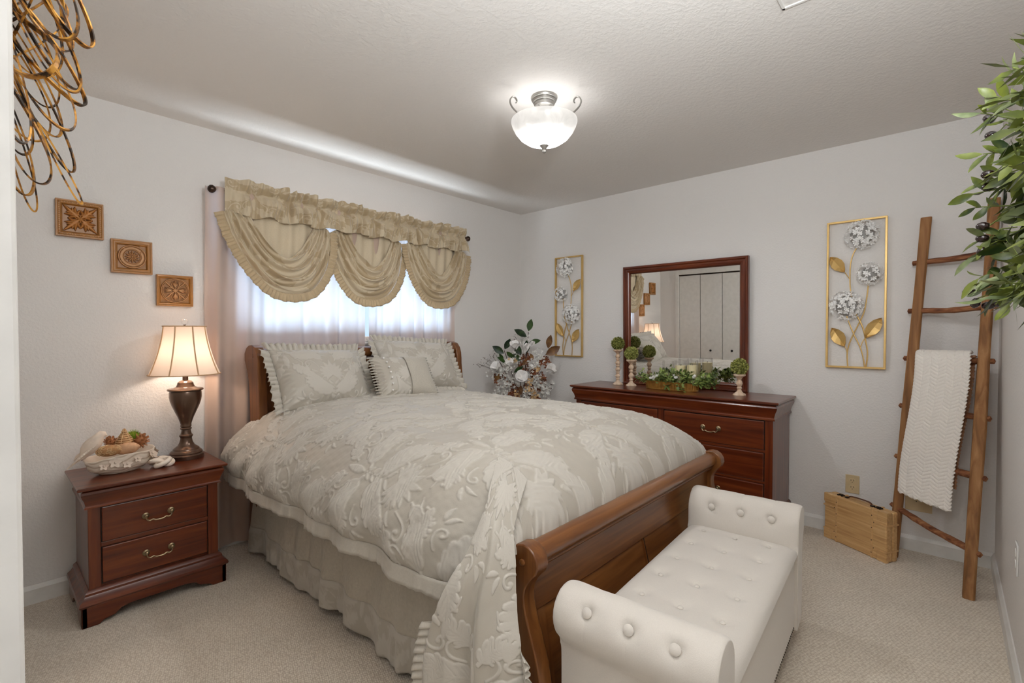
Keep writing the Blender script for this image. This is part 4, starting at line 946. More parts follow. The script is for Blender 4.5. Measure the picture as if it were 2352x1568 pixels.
tile('middle carved tile with a round sunflower medallion and wide plain border', -3.100, 1.661, .171, F2, 'carved2', 'tile_frame', .022, .013)
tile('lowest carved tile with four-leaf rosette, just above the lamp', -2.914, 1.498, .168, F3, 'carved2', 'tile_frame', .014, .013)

# ------------------------------------------------------------------ ceiling light
cl = empty('ceiling_light', 'lit semi-flush ceiling light with white glass bowl and nickel scroll arms', 'ceiling light', (LX, LY, HC))
obj('canopy', MB().lathe([(.064, 0), (.066, -.006), (.064, -.013), (.058, -.015), (.06, -.021), (.056, -.027), (.05, -.029), (.052, -.036), (.046, -.045), (.03, -.05), (.01, -.05)], (LX, LY, HC), 40), 'nickel', cl, True, angle=30)
for k in range(3):
    a = k*2*PI/3+R(42); p = (LX+.034*math.cos(a), LY+.034*math.sin(a)); obj('rod', MB().tube([(p[0], p[1], HC-.048), (p[0], p[1], HC-.08), (LX+.045*math.cos(a), LY+.045*math.sin(a), HC-.11), (LX+.05*math.cos(a), LY+.05*math.sin(a), HC-.15)], .0055, 8), 'nickel', cl)
zr = 2.318
rprof = [(.164, 0), (.167, .003), (.164, .005), (.158, -.002), (.15, -.02), (.13, -.052), (.1, -.082), (.06, -.103), (.02, -.112), (.006, -.113)]
outer = [(.164, zr+.004), (.1645, zr-.004), (.158, zr-.024), (.145, zr-.05), (.122, zr-.078), (.09, zr-.1), (.05, zr-.115), (.012, zr-.12)]
obj('glass_bowl', MB().lathe([(r_, z) for r_, z in outer], (LX, LY, 0), 56, cap=False), 'alabaster', cl, True, angle=180)
obj('bottom_finial', MB().lathe([(.024, zr-.112), (.023, zr-.118), (.014, zr-.128), (.011, zr-.135), (.007, zr-.138), (.01, zr-.143), (.01, zr-.15), (.005, zr-.154)], (LX, LY, 0), 24), 'nickel', cl, True, angle=30)
for k, ad in enumerate((162, -78, 42)):
    a = R(ad); d = Vector((math.cos(a), math.sin(a), 0)); pr_ = crom([(.03, 2.3), (.09, 2.285), (.15, 2.325), (.185, 2.35), (.196, 2.375), (.186, 2.396), (.168, 2.398), (.158, 2.385), (.163, 2.374)], 40)
    if k == 2: pr_ = pr_*1.0
    obj('scroll_arm', MB().tube([(LX+d.x*q[0], LY+d.y*q[0], q[1]) for q in pr_[8:]], .0065, 6, ry=.5), 'nickel', cl)
obj('center_stem', MB().tube([(LX, LY, HC-.05), (LX, LY, 2.2)], .006, 8), 'nickel', cl)

# ------------------------------------------------------------------ storage bench
bn = empty('storage_bench', 'ivory upholstered bench with rolled arms and tufted seat at the foot of the bed', 'bench', (-1.955, -2.552, 0), R(3.4), world=False)
H = .205  # half depth
obj('bench_body', MB().box(-.56, .56, -H, H, .075, .385), 'linen', bn, True, .012, 3)
# seat lid with tufts
nu, nv = 260, 120; a = np.linspace(-1, 1, nu); b = np.linspace(-1, 1, nv); Aa, Bb = np.meshgrid(a, b)
Xs = Aa*.478; Ys = Bb*.212-.004; hgt = .045*(np.clip(1-np.abs(Aa)**14, 0, 1)**.45)*(np.clip(1-np.abs(Bb)**9, 0, 1)**.5)
tufts = [(-.40+.16*i, y_) for i in range(6) for y_ in (-.125, 0, .125)]
dz = np.zeros_like(Xs)
for tx, ty in tufts:
    d = np.hypot(Xs-tx, Ys-ty); dz -= .011*np.exp(-(d/.022)**2)+.004*np.exp(-(d/.05)**2)
rs = np.concatenate([np.stack([Xs, Ys, .385+hgt+dz], -1)], 0)
seat = grid('seat_cushion', rs, 'linen', bn, thick=0)
obj('seat_lid', MB().box(-.477, .477, -.214, .206, .378, .402), 'linen', bn, True, .01, 3)
for tx, ty in tufts: obj('button', MB().lathe([(.009, 0), (.0095, .002), (.006, .005), (.001, .006)], (tx, ty, .4165), 14), 'linen', seat)
# arms: rolled profile in (x,z), mirrored; extruded along y with soft puffed ends
def arm(sx):
    pk = [(.472, .36), (.472, .45), (.478, .505), (.505, .545), (.545, .562), (.59, .555), (.622, .525), (.632, .485), (.622, .445), (.6, .415), (.582, .39), (.578, .34), (.578, .2), (.578, .08)]
    c = crom(pk, 110); ny = 120; yv = np.linspace(-1, 1, ny); Yg = np.repeat(yv[:, None], 110, 1); cg = np.repeat(c[None], ny, 0)
    e = np.clip(1-np.abs(Yg)**9, 0, 1)**.5; cen = np.array([.545, .49]); k = .88+.12*e; up_ = (cg[..., 1] > .4)
    Xa = cen[0]+(cg[..., 0]-cen[0])*np.where(up_, k, 1); Za = np.where(up_, cen[1]+(cg[..., 1]-cen[1])*k, cg[..., 1])
    P = np.stack([sx*Xa, Yg*(H+.012), Za], -1); n_ = normals(P); btn = []
    # tufts along the roll
    for j in range(3):
        yb = -.118+.118*j
        for side_i, (bxp, bzp) in enumerate(((.615, .53), (.48, .50))):
            d = np.sqrt((Xa-bxp)**2+(Za-bzp)**2+(Yg*(H+.012)-yb)**2); dep = .014*np.exp(-(d/.022)**2)+.009*np.exp(-(d/.06)**2)
            seam = .0015*np.exp(-(np.abs(Yg*(H+.012)-yb)/.003)**2)*up_*(side_i == 0)
            ctr = np.array([sx*cen[0], 0, cen[1]]); dirn = P*np.array([1, 0, 1])-ctr; dirn /= np.linalg.norm(dirn, axis=2, keepdims=True)+1e-9
            P = P-dirn*(dep+seam)[..., None]
            btn.append((sx*bxp, yb, bzp))
    o = grid('arm', P, 'linen', bn)
    # flat upholstered ends
    for sy in (-1, 1):
        poly = [(sx*(cen[0]+(q[0]-cen[0])*(.9 if q[1] > .4 else 1)), cen[1]+(q[1]-cen[1])*.9 if q[1] > .4 else q[1]) for q in c[::3]]+[(sx*.472, .08)]
        obj('arm_end', MB().prism(poly, sy*(H+.013), sy*(H-.03), order='xz'), 'linen', o, True, .003)
    for bx_, by_, bz_ in btn:
        v_ = Vector((bx_-sx*cen[0], 0, bz_-cen[1])).normalized(); p = Vector((sx*cen[0], 0, cen[1]))+v_*(Vector((bx_-sx*cen[0], 0, bz_-cen[1])).length-.006); p.y = by_
        T = Matrix.Translation(p) @ v_.to_track_quat('Z', 'Y').to_matrix().to_4x4()
        obj('button', MB().lathe([(.0135, -.004), (.014, .001), (.010, .0045), (.001, .006)], n=16, T=T), 'linen', o)
    mb = MB(); Tn = lambda x, z, y: Matrix.Translation((x, y, z)) @ Matrix.Rotation(PI/2, 4, 'X')
    for q in (c[60:100:3] if sx < 0 else []):
        k = .86 if q[1] > .4 else 1; x_ = sx*(cen[0]+(q[0]-cen[0])*k) if q[1] > .4 else sx*(q[0]-.01); z_ = cen[1]+(q[1]-cen[1])*k if q[1] > .4 else q[1]
        mb.lathe([(.0038, 0), (.003, .002), (.001, .0028)], n=8, T=Tn(x_, z_, -(H+.013)))
    if sx < 0: obj('nailhead_row', mb, 'nail', o, kind='stuff')
arm(-1); arm(1)
mb = MB()
for k in range(66):
    mb.lathe([(.0038, 0), (.003, .002), (.001, .0028)], n=8, T=Matrix.Translation((-.55+k*1.1/65, -H, .092)) @ Matrix.Rotation(PI/2, 4, 'X'))
obj('nailhead_row', mb, 'nail', bn, kind='stuff')
for sx in (-1, 1):
    for sy in (-1, 1): obj('foot', MB().lathe([(.016, 0), (.02, .03), (.026, .076)], (sx*.5, sy*.16, 0), 4), 'dark_wood', bn, False, .002)

# ------------------------------------------------------------------ flower wall panels
def petal_head(u, z, r, parent, n, seed):
    rr = random.Random(seed); mb = MB()
    for k in range(n):
        th = math.acos(1-rr.random()*1.05 if rr.random() < .9 else .1); th = min(th, 1.6); ph_ = rr.uniform(0, 2*PI)
        nv_ = Vector((-math.cos(th), math.sin(th)*math.cos(ph_), math.sin(th)*math.sin(ph_)))
        c = Vector((-.045+nv_.x*.035, u+nv_.y*r, z+nv_.z*r)); c.x = min(c.x, -.008)
        flower(mb, c, nv_+Vector((rr.uniform(-.3, .3), rr.uniform(-.3, .3), rr.uniform(-.3, .3))), rr.uniform(.0115, .0155), 4, .4)
    o = obj('flower_head', mb, 'silver_leaf', parent, False, recalc=False, kind='stuff')
    T = Matrix.Translation((-.012, u, z)) @ Matrix.Rotation(-PI/2, 4, 'Y')
    obj('gap_shade_dome', MB().lathe([(r*.74, 0), (r*.7, .014), (r*.5, .026), (r*.25, .034), (.001, .036)], n=24, T=T), 'gap_shade', o)  # grey dome added behind the florets, shade in the gaps put as colour
    return o
def flower_panel(yc, fl, label, name='metal_flower_panel'):
    t = empty(name, label, 'wall art', (0, yc, 1.505), group='gold framed metal hydrangea panels', world=False)
    Zo = 1.505
    Lc = lambda y, z: (fl*(y+2.7475), z-Zo)   # right panel's wall coordinates -> local
    w2, h2, s = .152, .456, .011
    for nm_, (a0, a1, c0, c1) in (('a', (-w2, w2, h2-s, h2)), ('b', (-w2, w2, -h2, -h2+s)), ('c', (-w2, -w2+s, -h2+s, h2-s)), ('d', (w2-s, w2, -h2+s, h2-s))):
        obj('frame_bar', MB().box(-.03, -.008, a0, a1, c0, c1), 'gold', t, False, .001)
    def stem(pts, r=.0035, x=-.022):
        P_ = [(x, )+Lc(*p) for p in pts]; obj('flower_stem', MB().tube([tuple(q) for q in crom(P_, 30)], r, 7), 'gold', t)
    stem([(-2.76, 1.80), (-2.752, 1.791), (-2.732, 1.749), (-2.72, 1.691), (-2.718, 1.614), (-2.72, 1.549), (-2.727, 1.49)])
    stem([(-2.75, 1.385), (-2.776, 1.327), (-2.792, 1.275), (-2.801, 1.218), (-2.81, 1.154), (-2.809, 1.103), (-2.803, 1.055)], .0042)
    stem([(-2.812, 1.58), (-2.809, 1.546), (-2.803, 1.48), (-2.791, 1.397), (-2.768, 1.33), (-2.74, 1.262), (-2.716, 1.191), (-2.708, 1.131), (-2.712, 1.055)], .0038, -.018)
    stem([(-2.705, 1.37), (-2.711, 1.347), (-2.74, 1.262), (-2.772, 1.185), (-2.789, 1.121), (-2.798, 1.055)], .0035, -.026)
    stem([(-2.692, 1.642), (-2.70, 1.628), (-2.716, 1.60)], .0025); stem([(-2.697, 1.182), (-2.704, 1.165), (-2.708, 1.14)], .0025); stem([(-2.798, 1.234), (-2.785, 1.21), (-2.775, 1.177)], .0025)
    def leafy(b, e, w):
        b = Vector(Lc(*b)); e = Vector(Lc(*e)); d = e-b; L = d.length; d.normalize(); n_ = Vector((-d.y, d.x)); K = [(0, 0), (.12, .42), (.35, .9), (.55, 1), (.78, .72), (.92, .32), (1, 0)]
        mid = [(-.022-.0*k[0],)+tuple(b+d*L*k[0]) for k in K]; s1 = [(-.034,)+tuple(b+d*L*k[0]+n_*w*k[1]) for k in K]; s2 = [(-.034,)+tuple(b+d*L*k[0]-n_*w*k[1]) for k in K]
        vs = mid+s1+s2; n = len(K); fs = []
        for i in range(n-1): fs += [(i, i+1, n+i+1, n+i), (2*n+i, 2*n+i+1, i+1, i)]
        o = obj('metal_leaf', MB().add(vs, fs), 'gold', t, False); m_ = o.modifiers.new('thickness', 'SOLIDIFY'); m_.thickness = .002
    leafy((-2.692, 1.642), (-2.614, 1.745), .035); leafy((-2.697, 1.182), (-2.627, 1.299), .038); leafy((-2.798, 1.234), (-2.878, 1.357), .036)
    for i, (y, z, r_, n) in enumerate(((-2.775, 1.862, .083, 120), (-2.818, 1.622, .062, 66), (-2.703, 1.436, .085, 125))):
        a, b = Lc(y, z); petal_head(a, b, r_, t, n, i+3)
    return t
flower_panel(-2.7475, 1, 'gold framed hydrangea panel between the dresser mirror and the ladder')
flower_panel(-.597, -1, 'gold framed hydrangea panel between the room corner and the dresser mirror')

# ------------------------------------------------------------------ outlets
def plate(name, loc, rotz, m, label, kind_):
    t = empty(name, label, kind_, loc, rotz, world=False)   # faces local -x
    obj('cover_plate', MB().box(-.006, 0, -.036, .036, -.057, .057), m, t, True, .003, 2)
    return t
t = plate('wall_outlet', (0, -2.742, .325), 0, 'almond', 'almond duplex wall outlet above the wooden suitcase', 'outlet')
for dz_ in (-.021, .021):
    f_ = obj('receptacle', MB().lathe([(.0165, 0), (.016, .002)], n=24, T=Matrix.Translation((-.006, 0, dz_)) @ Matrix.Rotation(-PI/2, 4, 'Y')), 'almond', t)
    obj('slot', MB().box(-.0085, -.0078, -.008, -.0055, dz_-.001, dz_+.009).box(-.0085, -.0078, .0055, .008, dz_-.001, dz_+.008).box(-.0085, -.0078, -.002, .002, dz_-.01, dz_-.006), 'slot', f_, False)
obj('screw', MB().lathe([(.003, 0), (.002, .0015)], n=10, T=Matrix.Translation((-.006, 0, 0)) @ Matrix.Rotation(-PI/2, 4, 'Y')), 'almond', t)
t = empty('blank_wall_plate', 'almond blank wall plate low behind the ladder and blanket', 'wall plate', (0, -3.058, .29), world=False)
obj('cover_plate', MB().box(-.006, 0, -.06, .06, -.057, .057), 'almond', t, True, .003, 2)
obj('screw', MB().lathe([(.003, 0), (.002, .0015)], n=10, T=Matrix.Translation((-.006, .01, 0)) @ Matrix.Rotation(-PI/2, 4, 'Y')), 'slot', t)
t = plate('white_wall_outlet', (-1.08, YW, .435), R(-90), 'white_plastic', 'white wall outlet on the near wall at the picture edge', 'outlet')
for dz_ in (-.021, .021): obj('receptacle', MB().lathe([(.0165, 0), (.016, .002)], n=24, T=Matrix.Translation((-.006, 0, dz_)) @ Matrix.Rotation(-PI/2, 4, 'Y')), 'white_plastic', t)

# ------------------------------------------------------------------ suitcase
A0 = Vector((-.125, -2.615, 0)); A1 = Vector((-.318, -2.935, 0)); dv_ = (A1-A0); Lc_ = dv_.length; ang = math.atan2(dv_.y, dv_.x)
sc_ = empty('wooden_suitcase', 'small blond wooden suitcase with leather straps standing on the carpet under the outlet', 'suitcase', tuple(A0), ang, world=False)
# local: +x along the front face to the ladder end, front face at y=0 looking -y... depth to +y
D_ = .088; Hs = .275
Ls = Lc_
obj('case_shell', MB().box(0, Ls, 0, D_*.56, .0, Hs), 'pine_y', sc_, True, .008, 3)
obj('case_lid', MB().box(0, Ls, D_*.575, D_, .0, Hs), 'pine_y', sc_, True, .008, 3)
for xa in (.075, Ls-.085):
    st = obj('leather_strap', MB().box(xa, xa+.011, -.003, D_+.003, -.0005, Hs+.003), 'leather', sc_, True, .002)
    for z in (.03, .1, .17, .24): obj('rivet', MB().lathe([(.003, 0), (.001, .002)], n=8, T=Matrix.Translation((xa+.0055, -.003, z)) @ Matrix.Rotation(PI/2, 4, 'X')), 'iron', st)
for xa, xb in ((-.003, .077), (Ls-.075, Ls+.003)):
    for z in (.055, .2):
        st = obj('leather_strap', MB().box(xa, xb, -.0035, D_+.0035, z, z+.009), 'leather', sc_, True, .001)
        obj('rivet', MB().lathe([(.003, 0), (.001, .002)], n=8, T=Matrix.Translation(((xb-.008) if xa < 0 else xa+.008, -.0035, z+.0045)) @ Matrix.Rotation(PI/2, 4, 'X')), 'iron', st)
for z in (.0, Hs-.05):
    for xa, xb in ((-.002, .05), (Ls-.05, Ls+.002)): obj('corner_guard', MB().box(xa, xb, -.002, .02, z, z+.052), 'pine_y', sc_, True, .003)
hd = crom([(.12, .04, Hs+.004), (.14, .04, Hs+.016), (.19, .04, Hs+.02), (.25, .04, Hs+.018), (.265, .04, Hs+.003)], 24)
obj('handle', MB().tube([tuple(q) for q in hd], .0065, 8, ry=.6), 'leather_dark', sc_)
for xa in (.115, .268): obj('handle_mount', MB().box(xa-.008, xa+.008, .03, .05, Hs-.001, Hs+.007), 'iron', sc_, True, .001)
for xa in (.075, .3): obj('latch', MB().box(xa-.016, xa+.016, .028, .056, Hs, Hs+.006).box(xa-.01, xa+.01, .035, .05, Hs+.005, Hs+.01), 'iron', sc_, True, .001)

# ------------------------------------------------------------------ ladder and blanket
ld = empty('blanket_ladder', 'rustic brown wooden ladder leaning in the far right corner', 'ladder', (-.3, -3.1, 0))
Lb, Lt = Vector((-.17, -2.955, .0)), Vector((-.052, -3.073, 1.915)); Rb, Rt = Vector((-.475, -3.262, 0)), Vector((-.05, -3.343, 1.972))
def rail(b, t, w_, d_):
    K = [b+(t-b)*k for k in (0, .2, .4, .6, .8, 1)]; rings = []
    r_ = random.Random(int(b.y*1000)); yv_ = Vector((0, 1, 0))
    for i, p in enumerate(K):
        jx, jy = r_.uniform(-.002, .002), r_.uniform(-.002, .002); a_ = w_/2+r_.uniform(-.0015, .0015)
        c_ = .008
        rings.append([(p.x+sx_*(d_/2-cx_)+jx, p.y+sy_*(a_-cy_)+jy, p.z) for sx_, sy_, cx_, cy_ in ((-1, -1, 0, c_), (-1, -1, c_, 0), (1, -1, c_, 0), (1, -1, 0, c_), (1, 1, 0, c_), (1, 1, c_, 0), (-1, 1, c_, 0), (-1, 1, 0, c_))])
    return MB().loft(rings)
obj('rail', rail(Lb, Lt, .048, .05), 'ladder', ld, True, .002, 2, 30); obj('rail', rail(Rb, Rt, .048, .062), 'ladder', ld, True, .002, 2, 30)
def on(b, t, z): return b+(t-b)*((z-b.z)/(t.z-b.z))
for i, (zl, zr_) in enumerate(((1.665, 1.685), (1.392, 1.402), (1.122, 1.125), (.85, .845), (.56, .56), (.275, .215))):
    p, q = on(Lb, Lt, zl), on(Rb, Rt, zr_); d = (q-p).normalized(); mid = (p+q)/2+Vector((0, 0, random.uniform(-.012, .004)))
    r_ = obj('rung', MB().tube([tuple(k) for k in crom([tuple(p), tuple(p*.7+mid*.3), tuple(mid), tuple(q*.7+mid*.3), tuple(q)], 12)], [random.uniform(.017, .0205) for _ in range(12)], 10, ry=.85), 'rung', ld)
    for e, sg in ((p, -1), (q, 1)): obj('tenon', MB().tube([tuple(e), tuple(e+d*sg*.042)], .015, 4), 'rung', r_, True, .003, 2, 30)
# blanket over the third rung
pL, pR = on(Lb, Lt, 1.122), on(Rb, Rt, 1.125); dirr = (pR-pL)
bk = empty('throw_blanket', 'white chevron-textured throw blanket hanging folded over the ladder', 'blanket', tuple((pL+pR)/2+Vector((0, 0, -.4))))
def drape(s0, s1, prof, name, m, seed, texr=True, thick=.012, bot=None):
    nu, nv = 210, 460; c = crom(prof, nv); u = np.linspace(s0, s1, nu); U, Vi = np.meshgrid(u, np.arange(nv)); arc_ = np.r_[0, np.cumsum(np.linalg.norm(np.diff(c, axis=0), axis=1))]
    nrm = Vector((-1, 0, 0)); base = np.array(pL)[None, None]+np.array(dirr)[None, None]*U[..., None]
    dx = c[:, 0][:, None]; dz_ = c[:, 1][:, None]
    s_y = -(c[:, 1][:, None]*0)
    P = base.copy(); P[..., 0] += dx; P[..., 2] += dz_
    t = arc_[:, None]/arc_[-1]
    P[..., 1] += .062*smooth(.1, 1.0, t)*(np.abs(dz_) > .03)*1.0
    P[..., 0] -= .16*smooth(.1, 1, t)*(U-.0)*0
    if bot is not None: P[..., 2] -= bot*(U-s0)/(s1-s0)*smooth(.3, 1, t)
    P[..., 0] += .006*np.sin(U*9+seed)*smooth(.1, .9, t)
    W = .31*(s1-s0); uu_ = (U-s0)/(s1-s0)*W; vv_ = arc_[:, None]
    colw = .034; ph = uu_/colw; tri = np.abs((ph % 2)-1)*colw; q = (vv_+tri*.75)/.0185
    h = np.abs(np.sin(PI*q))**.6*(np.abs(np.sin(PI*ph))**.35)
    n_ = normals(P); n_ *= -np.sign(n_[..., 0:1][nv//2:].mean())
    if texr: P = P+n_*(h*.0085)[..., None]
    o = grid(name, P, m, bk); s = o.modifiers.new('thickness', 'SOLIDIFY'); s.thickness = thick; s.offset = -1 ; return o
drape(.09, .83, [(.005, .025), (-.02, .033), (-.045, .012), (-.062, -.05), (-.08, -.2), (-.10, -.45), (-.115, -.735)], 'front_fold', 'fleece', 1, bot=.035)
drape(.11, .90, [(-.01, .03), (.025, .026), (.036, 0), (.02, -.1), (-.01, -.3), (-.035, -.5), (-.05, -.66)], 'back_fold', 'blanket_back', 2, bot=.0, thick=.008)  # back fold is tan where the front fold is white

# ------------------------------------------------------------------ candlesticks with boxwood balls
def ball_mesh(r, seed):
    rr = random.Random(seed); mb = MB().sphere((0, 0, 0), r*.84, 14, 10)
    for k in range(520):
        th, ph_ = math.acos(rr.uniform(-1, 1)), rr.uniform(0, 2*PI); n_ = Vector((math.sin(th)*math.cos(ph_), math.sin(th)*math.sin(ph_), math.cos(th)))
        a = n_.orthogonal().normalized(); q = rr.uniform(0, 6); a, b = a*math.cos(q)+n_.cross(a)*math.sin(q), n_
        c = n_*r*.78; d = (b*rr.uniform(.6, 1.2)+a*.6).normalized(); s_ = d.cross(b).normalized(); L = r*rr.uniform(.24, .34); w_ = r*.085
        mb.add([tuple(c), tuple(c+d*L*.5+s_*w_), tuple(c+d*L), tuple(c+d*L*.5-s_*w_)], [(0, 1, 2, 3)])
    return mb
def candlestick(x, y, h, rs, label, balllabel, br):
    t = empty('candlestick', label, 'candlestick', (x, y, .8505), group='turned candlesticks on the dresser', world=False)
    n = {1: 1, 2: 2, 3: 4}[rs]
    prof = [(.040, 0), (.041, .006), (.036, .012), (.026, .018), (.016, .028), (.013, .036)]
    z0, z1 = .036, h-.038; seg = (z1-z0)/n
    for k in range(n):
        b0 = z0+seg*k
        prof += [(.012, b0+seg*.06), (.017, b0+seg*.2), (.012, b0+seg*.34), (.019, b0+seg*.55), (.021, b0+seg*.65), (.016, b0+seg*.85), (.011, b0+seg*.97)]
    prof += [(.013, h-.034), (.018, h-.026), (.026, h-.018), (.035, h-.014), (.038, h-.008), (.038, h-.002), (.034, h), (.02, h-.002)]
    obj('stick', MB().lathe(prof, n=28), 'turned', t, True, angle=40)
    b = empty('boxwood_ball', balllabel, 'topiary ball', (x, y, .8505+h+br*.86), group='boxwood balls on the candlesticks', world=False)
    obj('core', MB().sphere((0, 0, 0), br*.84, 14, 10), 'box_core', b); obj('foliage', ball_mesh(br, int(h*1000)), 'box_leaf', b, False, recalc=False, kind='stuff')
candlestick(-.2, -1.208, .283, 3, 'tallest whitewashed turned candlestick, left of the dresser mirror', 'boxwood ball on the tallest candlestick', .0545)
candlestick(-.214, -1.334, .207, 2, 'medium whitewashed turned candlestick in front of the mirror frame', 'boxwood ball on the medium candlestick', .0555)
candlestick(-.252, -2.147, .143, 1, 'shortest whitewashed turned candlestick at the far end of the dresser near the ladder', 'boxwood ball on the shortest candlestick', .0565)
# tub, candles, garland
tb = empty('ribbed_tub', 'low oval ribbed gold metal tub on the dresser, filled with greenery', 'planter', (-.235, -1.672, .8505), world=False)
nu = 320; u = np.linspace(0, 2*PI, nu, endpoint=False); rows = []
for r_, z, c_ in ((.3, 0, 0), (1.0, 0, 0), (1.0, .004, .5), (1.0, .008, 1), (1.02, .046, 1), (1.03, .052, .2), (1.03, .058, 0), (1.0, .058, 0), (.98, .012, 0), (.3, .01, 0)):
    rb = 1+.013*c_*np.sin(u*60); sup = (np.abs(np.cos(u))**3+np.abs(np.sin(u))**3)**(-1/3)
    rows.append(np.stack([.068*r_*rb*np.sin(u)*sup, .19*r_*rb*np.cos(u)*sup, np.full(nu, z)], -1))
grid('tub_body', np.array(rows), 'tub', tb, closed_u=True, angle=50)
def oval(z, r_, rad): return MB().tube([(.068*r_*math.sin(t)*((abs(math.cos(t))**3+abs(math.sin(t))**3)**(-1/3)), .19*r_*math.cos(t)*((abs(math.cos(t))**3+abs(math.sin(t))**3)**(-1/3)), z) for t in np.linspace(0, 2*PI, 65)[:-1]], rad, 6, True)
obj('tub_rim', oval(.058, 1.03, .003), 'tub', tb); obj('tub_rim', oval(.004, 1.0, .003), 'tub', tb)
for i, (y_, ch_, top_, lab) in enumerate(((-1.63, .10, 1.058, 'glass jar with a low candle at the left end of the three jars'), (-1.722, .165, 1.064, 'cream candle in a glass jar, middle one of the three'), (-1.81, .172, 1.068, 'cream candle in a glass jar nearest the short candlestick'))):
    t = empty('jar_candle', lab, 'candle', (-.2, y_, .862), group='candles in glass jars among the greenery', world=False); hj = top_-.862
    obj('glass_jar', MB().lathe([(.036, 0), (.0415, .003), (.0415, hj), (.0395, hj), (.0395, .006), (.001, .006)], n=32, cap=False), 'glass', t, True, angle=40)
    cd = obj('candle', MB().lathe([(.037, .008), (.037, ch_), (.02, ch_-.004), (.001, ch_-.003)], n=28), 'wax', t, True, angle=40)
    obj('wick', MB().tube([(0, 0, ch_-.004), (.002, 0, ch_+.01)], .0012, 5), 'iron', cd)
def leaf_mesh(name, L, w_, m, curl=.25, fold=.2, pointy=1.0):
    mb = MB(); K = [(0, .06), (.15, .55), (.35, .95), (.55, 1), (.75, .75), (.9, .35), (1, .0)]
    n = len(K); vs = []
    for k, q in K: z = curl*L*(k-k*k*.6-k**2*.9); vs.append((L*k, 0, z-fold*w_*q))
    for sg in (1, -1):
        for k, q in K: z = curl*L*(k-k*k*.6-k**2*.9); vs.append((L*k, sg*w_*q, z))
    fs = []
    for i in range(n-1): fs += [(i, i+1, n+i+1, n+i), (2*n+i, 2*n+i+1, i+1, i)]
    me = bpy.data.meshes.new(name); me.from_pydata(vs, [], fs); me.materials.append(M[m]); me.polygons.foreach_set('use_smooth', [True]*len(me.polygons)); return me
def orient(d, upv, spin=0):
    x = Vector(d).normalized(); z = Vector(upv)-x*Vector(upv).dot(x)
    if z.length < 1e-3: z = x.orthogonal()
    z.normalize(); y = z.cross(x); m_ = Matrix((x, y, z)).transposed(); return (m_ @ Matrix.Rotation(spin, 3, 'X'))
def place(me, name, parent, p, d, upv, s=1, spin=0):
    o = bpy.data.objects.new(name, me); C.objects.link(o); o.parent = parent; off = OFF.get(parent.name, Vector((0, 0, 0)))
    o.matrix_local = Matrix.Translation(Vector(p)-off) @ orient(d, upv, spin).to_4x4() @ Matrix.Scale(s, 4); return o
gr = empty('greenery_garland', 'leafy green garland with small white blossoms around the candles in the gold tub', 'greenery', (-.235, -1.7, .91), world=True)
rg = random.Random(5); gm = [leaf_mesh('garland_leaf', .036, .0105, 'greens', .3, .25), leaf_mesh('garland_leaf', .03, .0098, 'greens', .1, .2)]
sprigs = []
for k in range(74):
    t = rg.random(); y0 = -1.49-.45*t; x0 = -.245+rg.uniform(-.07, .04); z0 = .908+rg.uniform(-.005, .02)
    d = Vector((rg.uniform(-.7, .3), rg.uniform(-.4, .4)+(.7 if t < .12 else 0)-(.9 if t > .8 else 0), rg.uniform(.25, 1.0) if rg.random() < .75 else rg.uniform(-.3, .2))).normalized(); L = rg.uniform(.05, .095)
    sprigs.append((Vector((x0, y0, z0)), d, L))
mbs = MB()
for p, d, L in sprigs:
    q = p+d*L; mid = p+d*L*.5+Vector((0, 0, .006)); mbs.tube([tuple(p), tuple(mid), tuple(q)], .0013, 5)
    for j in range(3):
        f_ = .45+.55*j/2; b_ = p+d*L*f_; a = d.orthogonal().normalized()
        for s_ in (0, 1):
            an = j*1.4+s_*PI; dd = (a*math.cos(an)+d.cross(a)*math.sin(an))*.9+d*.7
            place(gm[(j+s_) % 2], 'leaf', gr, b_, dd, (0, 0, 1), rg.uniform(.75, 1.25)) if len(gr.children) < 296 else None
obj('garland_stems', mbs, 'stem', gr, kind='stuff')
mb = MB()
for k in range(620):
    p, d, L = rg.choice(sprigs); b_ = p+d*L*rg.uniform(.1, .9)+Vector((rg.uniform(-.02, .02), rg.uniform(-.02, .02), rg.uniform(-.02, .01))); dd = Vector((rg.uniform(-1, 1), rg.uniform(-1, 1), rg.uniform(-.2, 1))).normalized(); s_ = dd.orthogonal().normalized(); L2 = rg.uniform(.022, .034)
    mb.add([tuple(b_), tuple(b_+dd*L2*.5+s_*.008), tuple(b_+dd*L2), tuple(b_+dd*L2*.5-s_*.008)], [(0, 1, 2, 3)])
obj('small_leaves', mb, 'greens', gr, False, kind='stuff', recalc=False)
for p_ in ((-.305, -1.725, .955), (-.3, -1.57, .945), (-.3, -1.60, .95), (-.29, -1.85, .96), (-.285, -1.9, .952), (-.3, -1.545, .935)):
    mb = MB()
    for j in range(4): flower(mb, Vector(p_)+Vector((rg.uniform(-.01, .01), rg.uniform(-.016, .016), rg.uniform(-.01, .01))), (-1, rg.uniform(-.6, .3), .6), .011, 5, .3)
    obj('blossom', mb, 'blossom', gr, False, recalc=False)

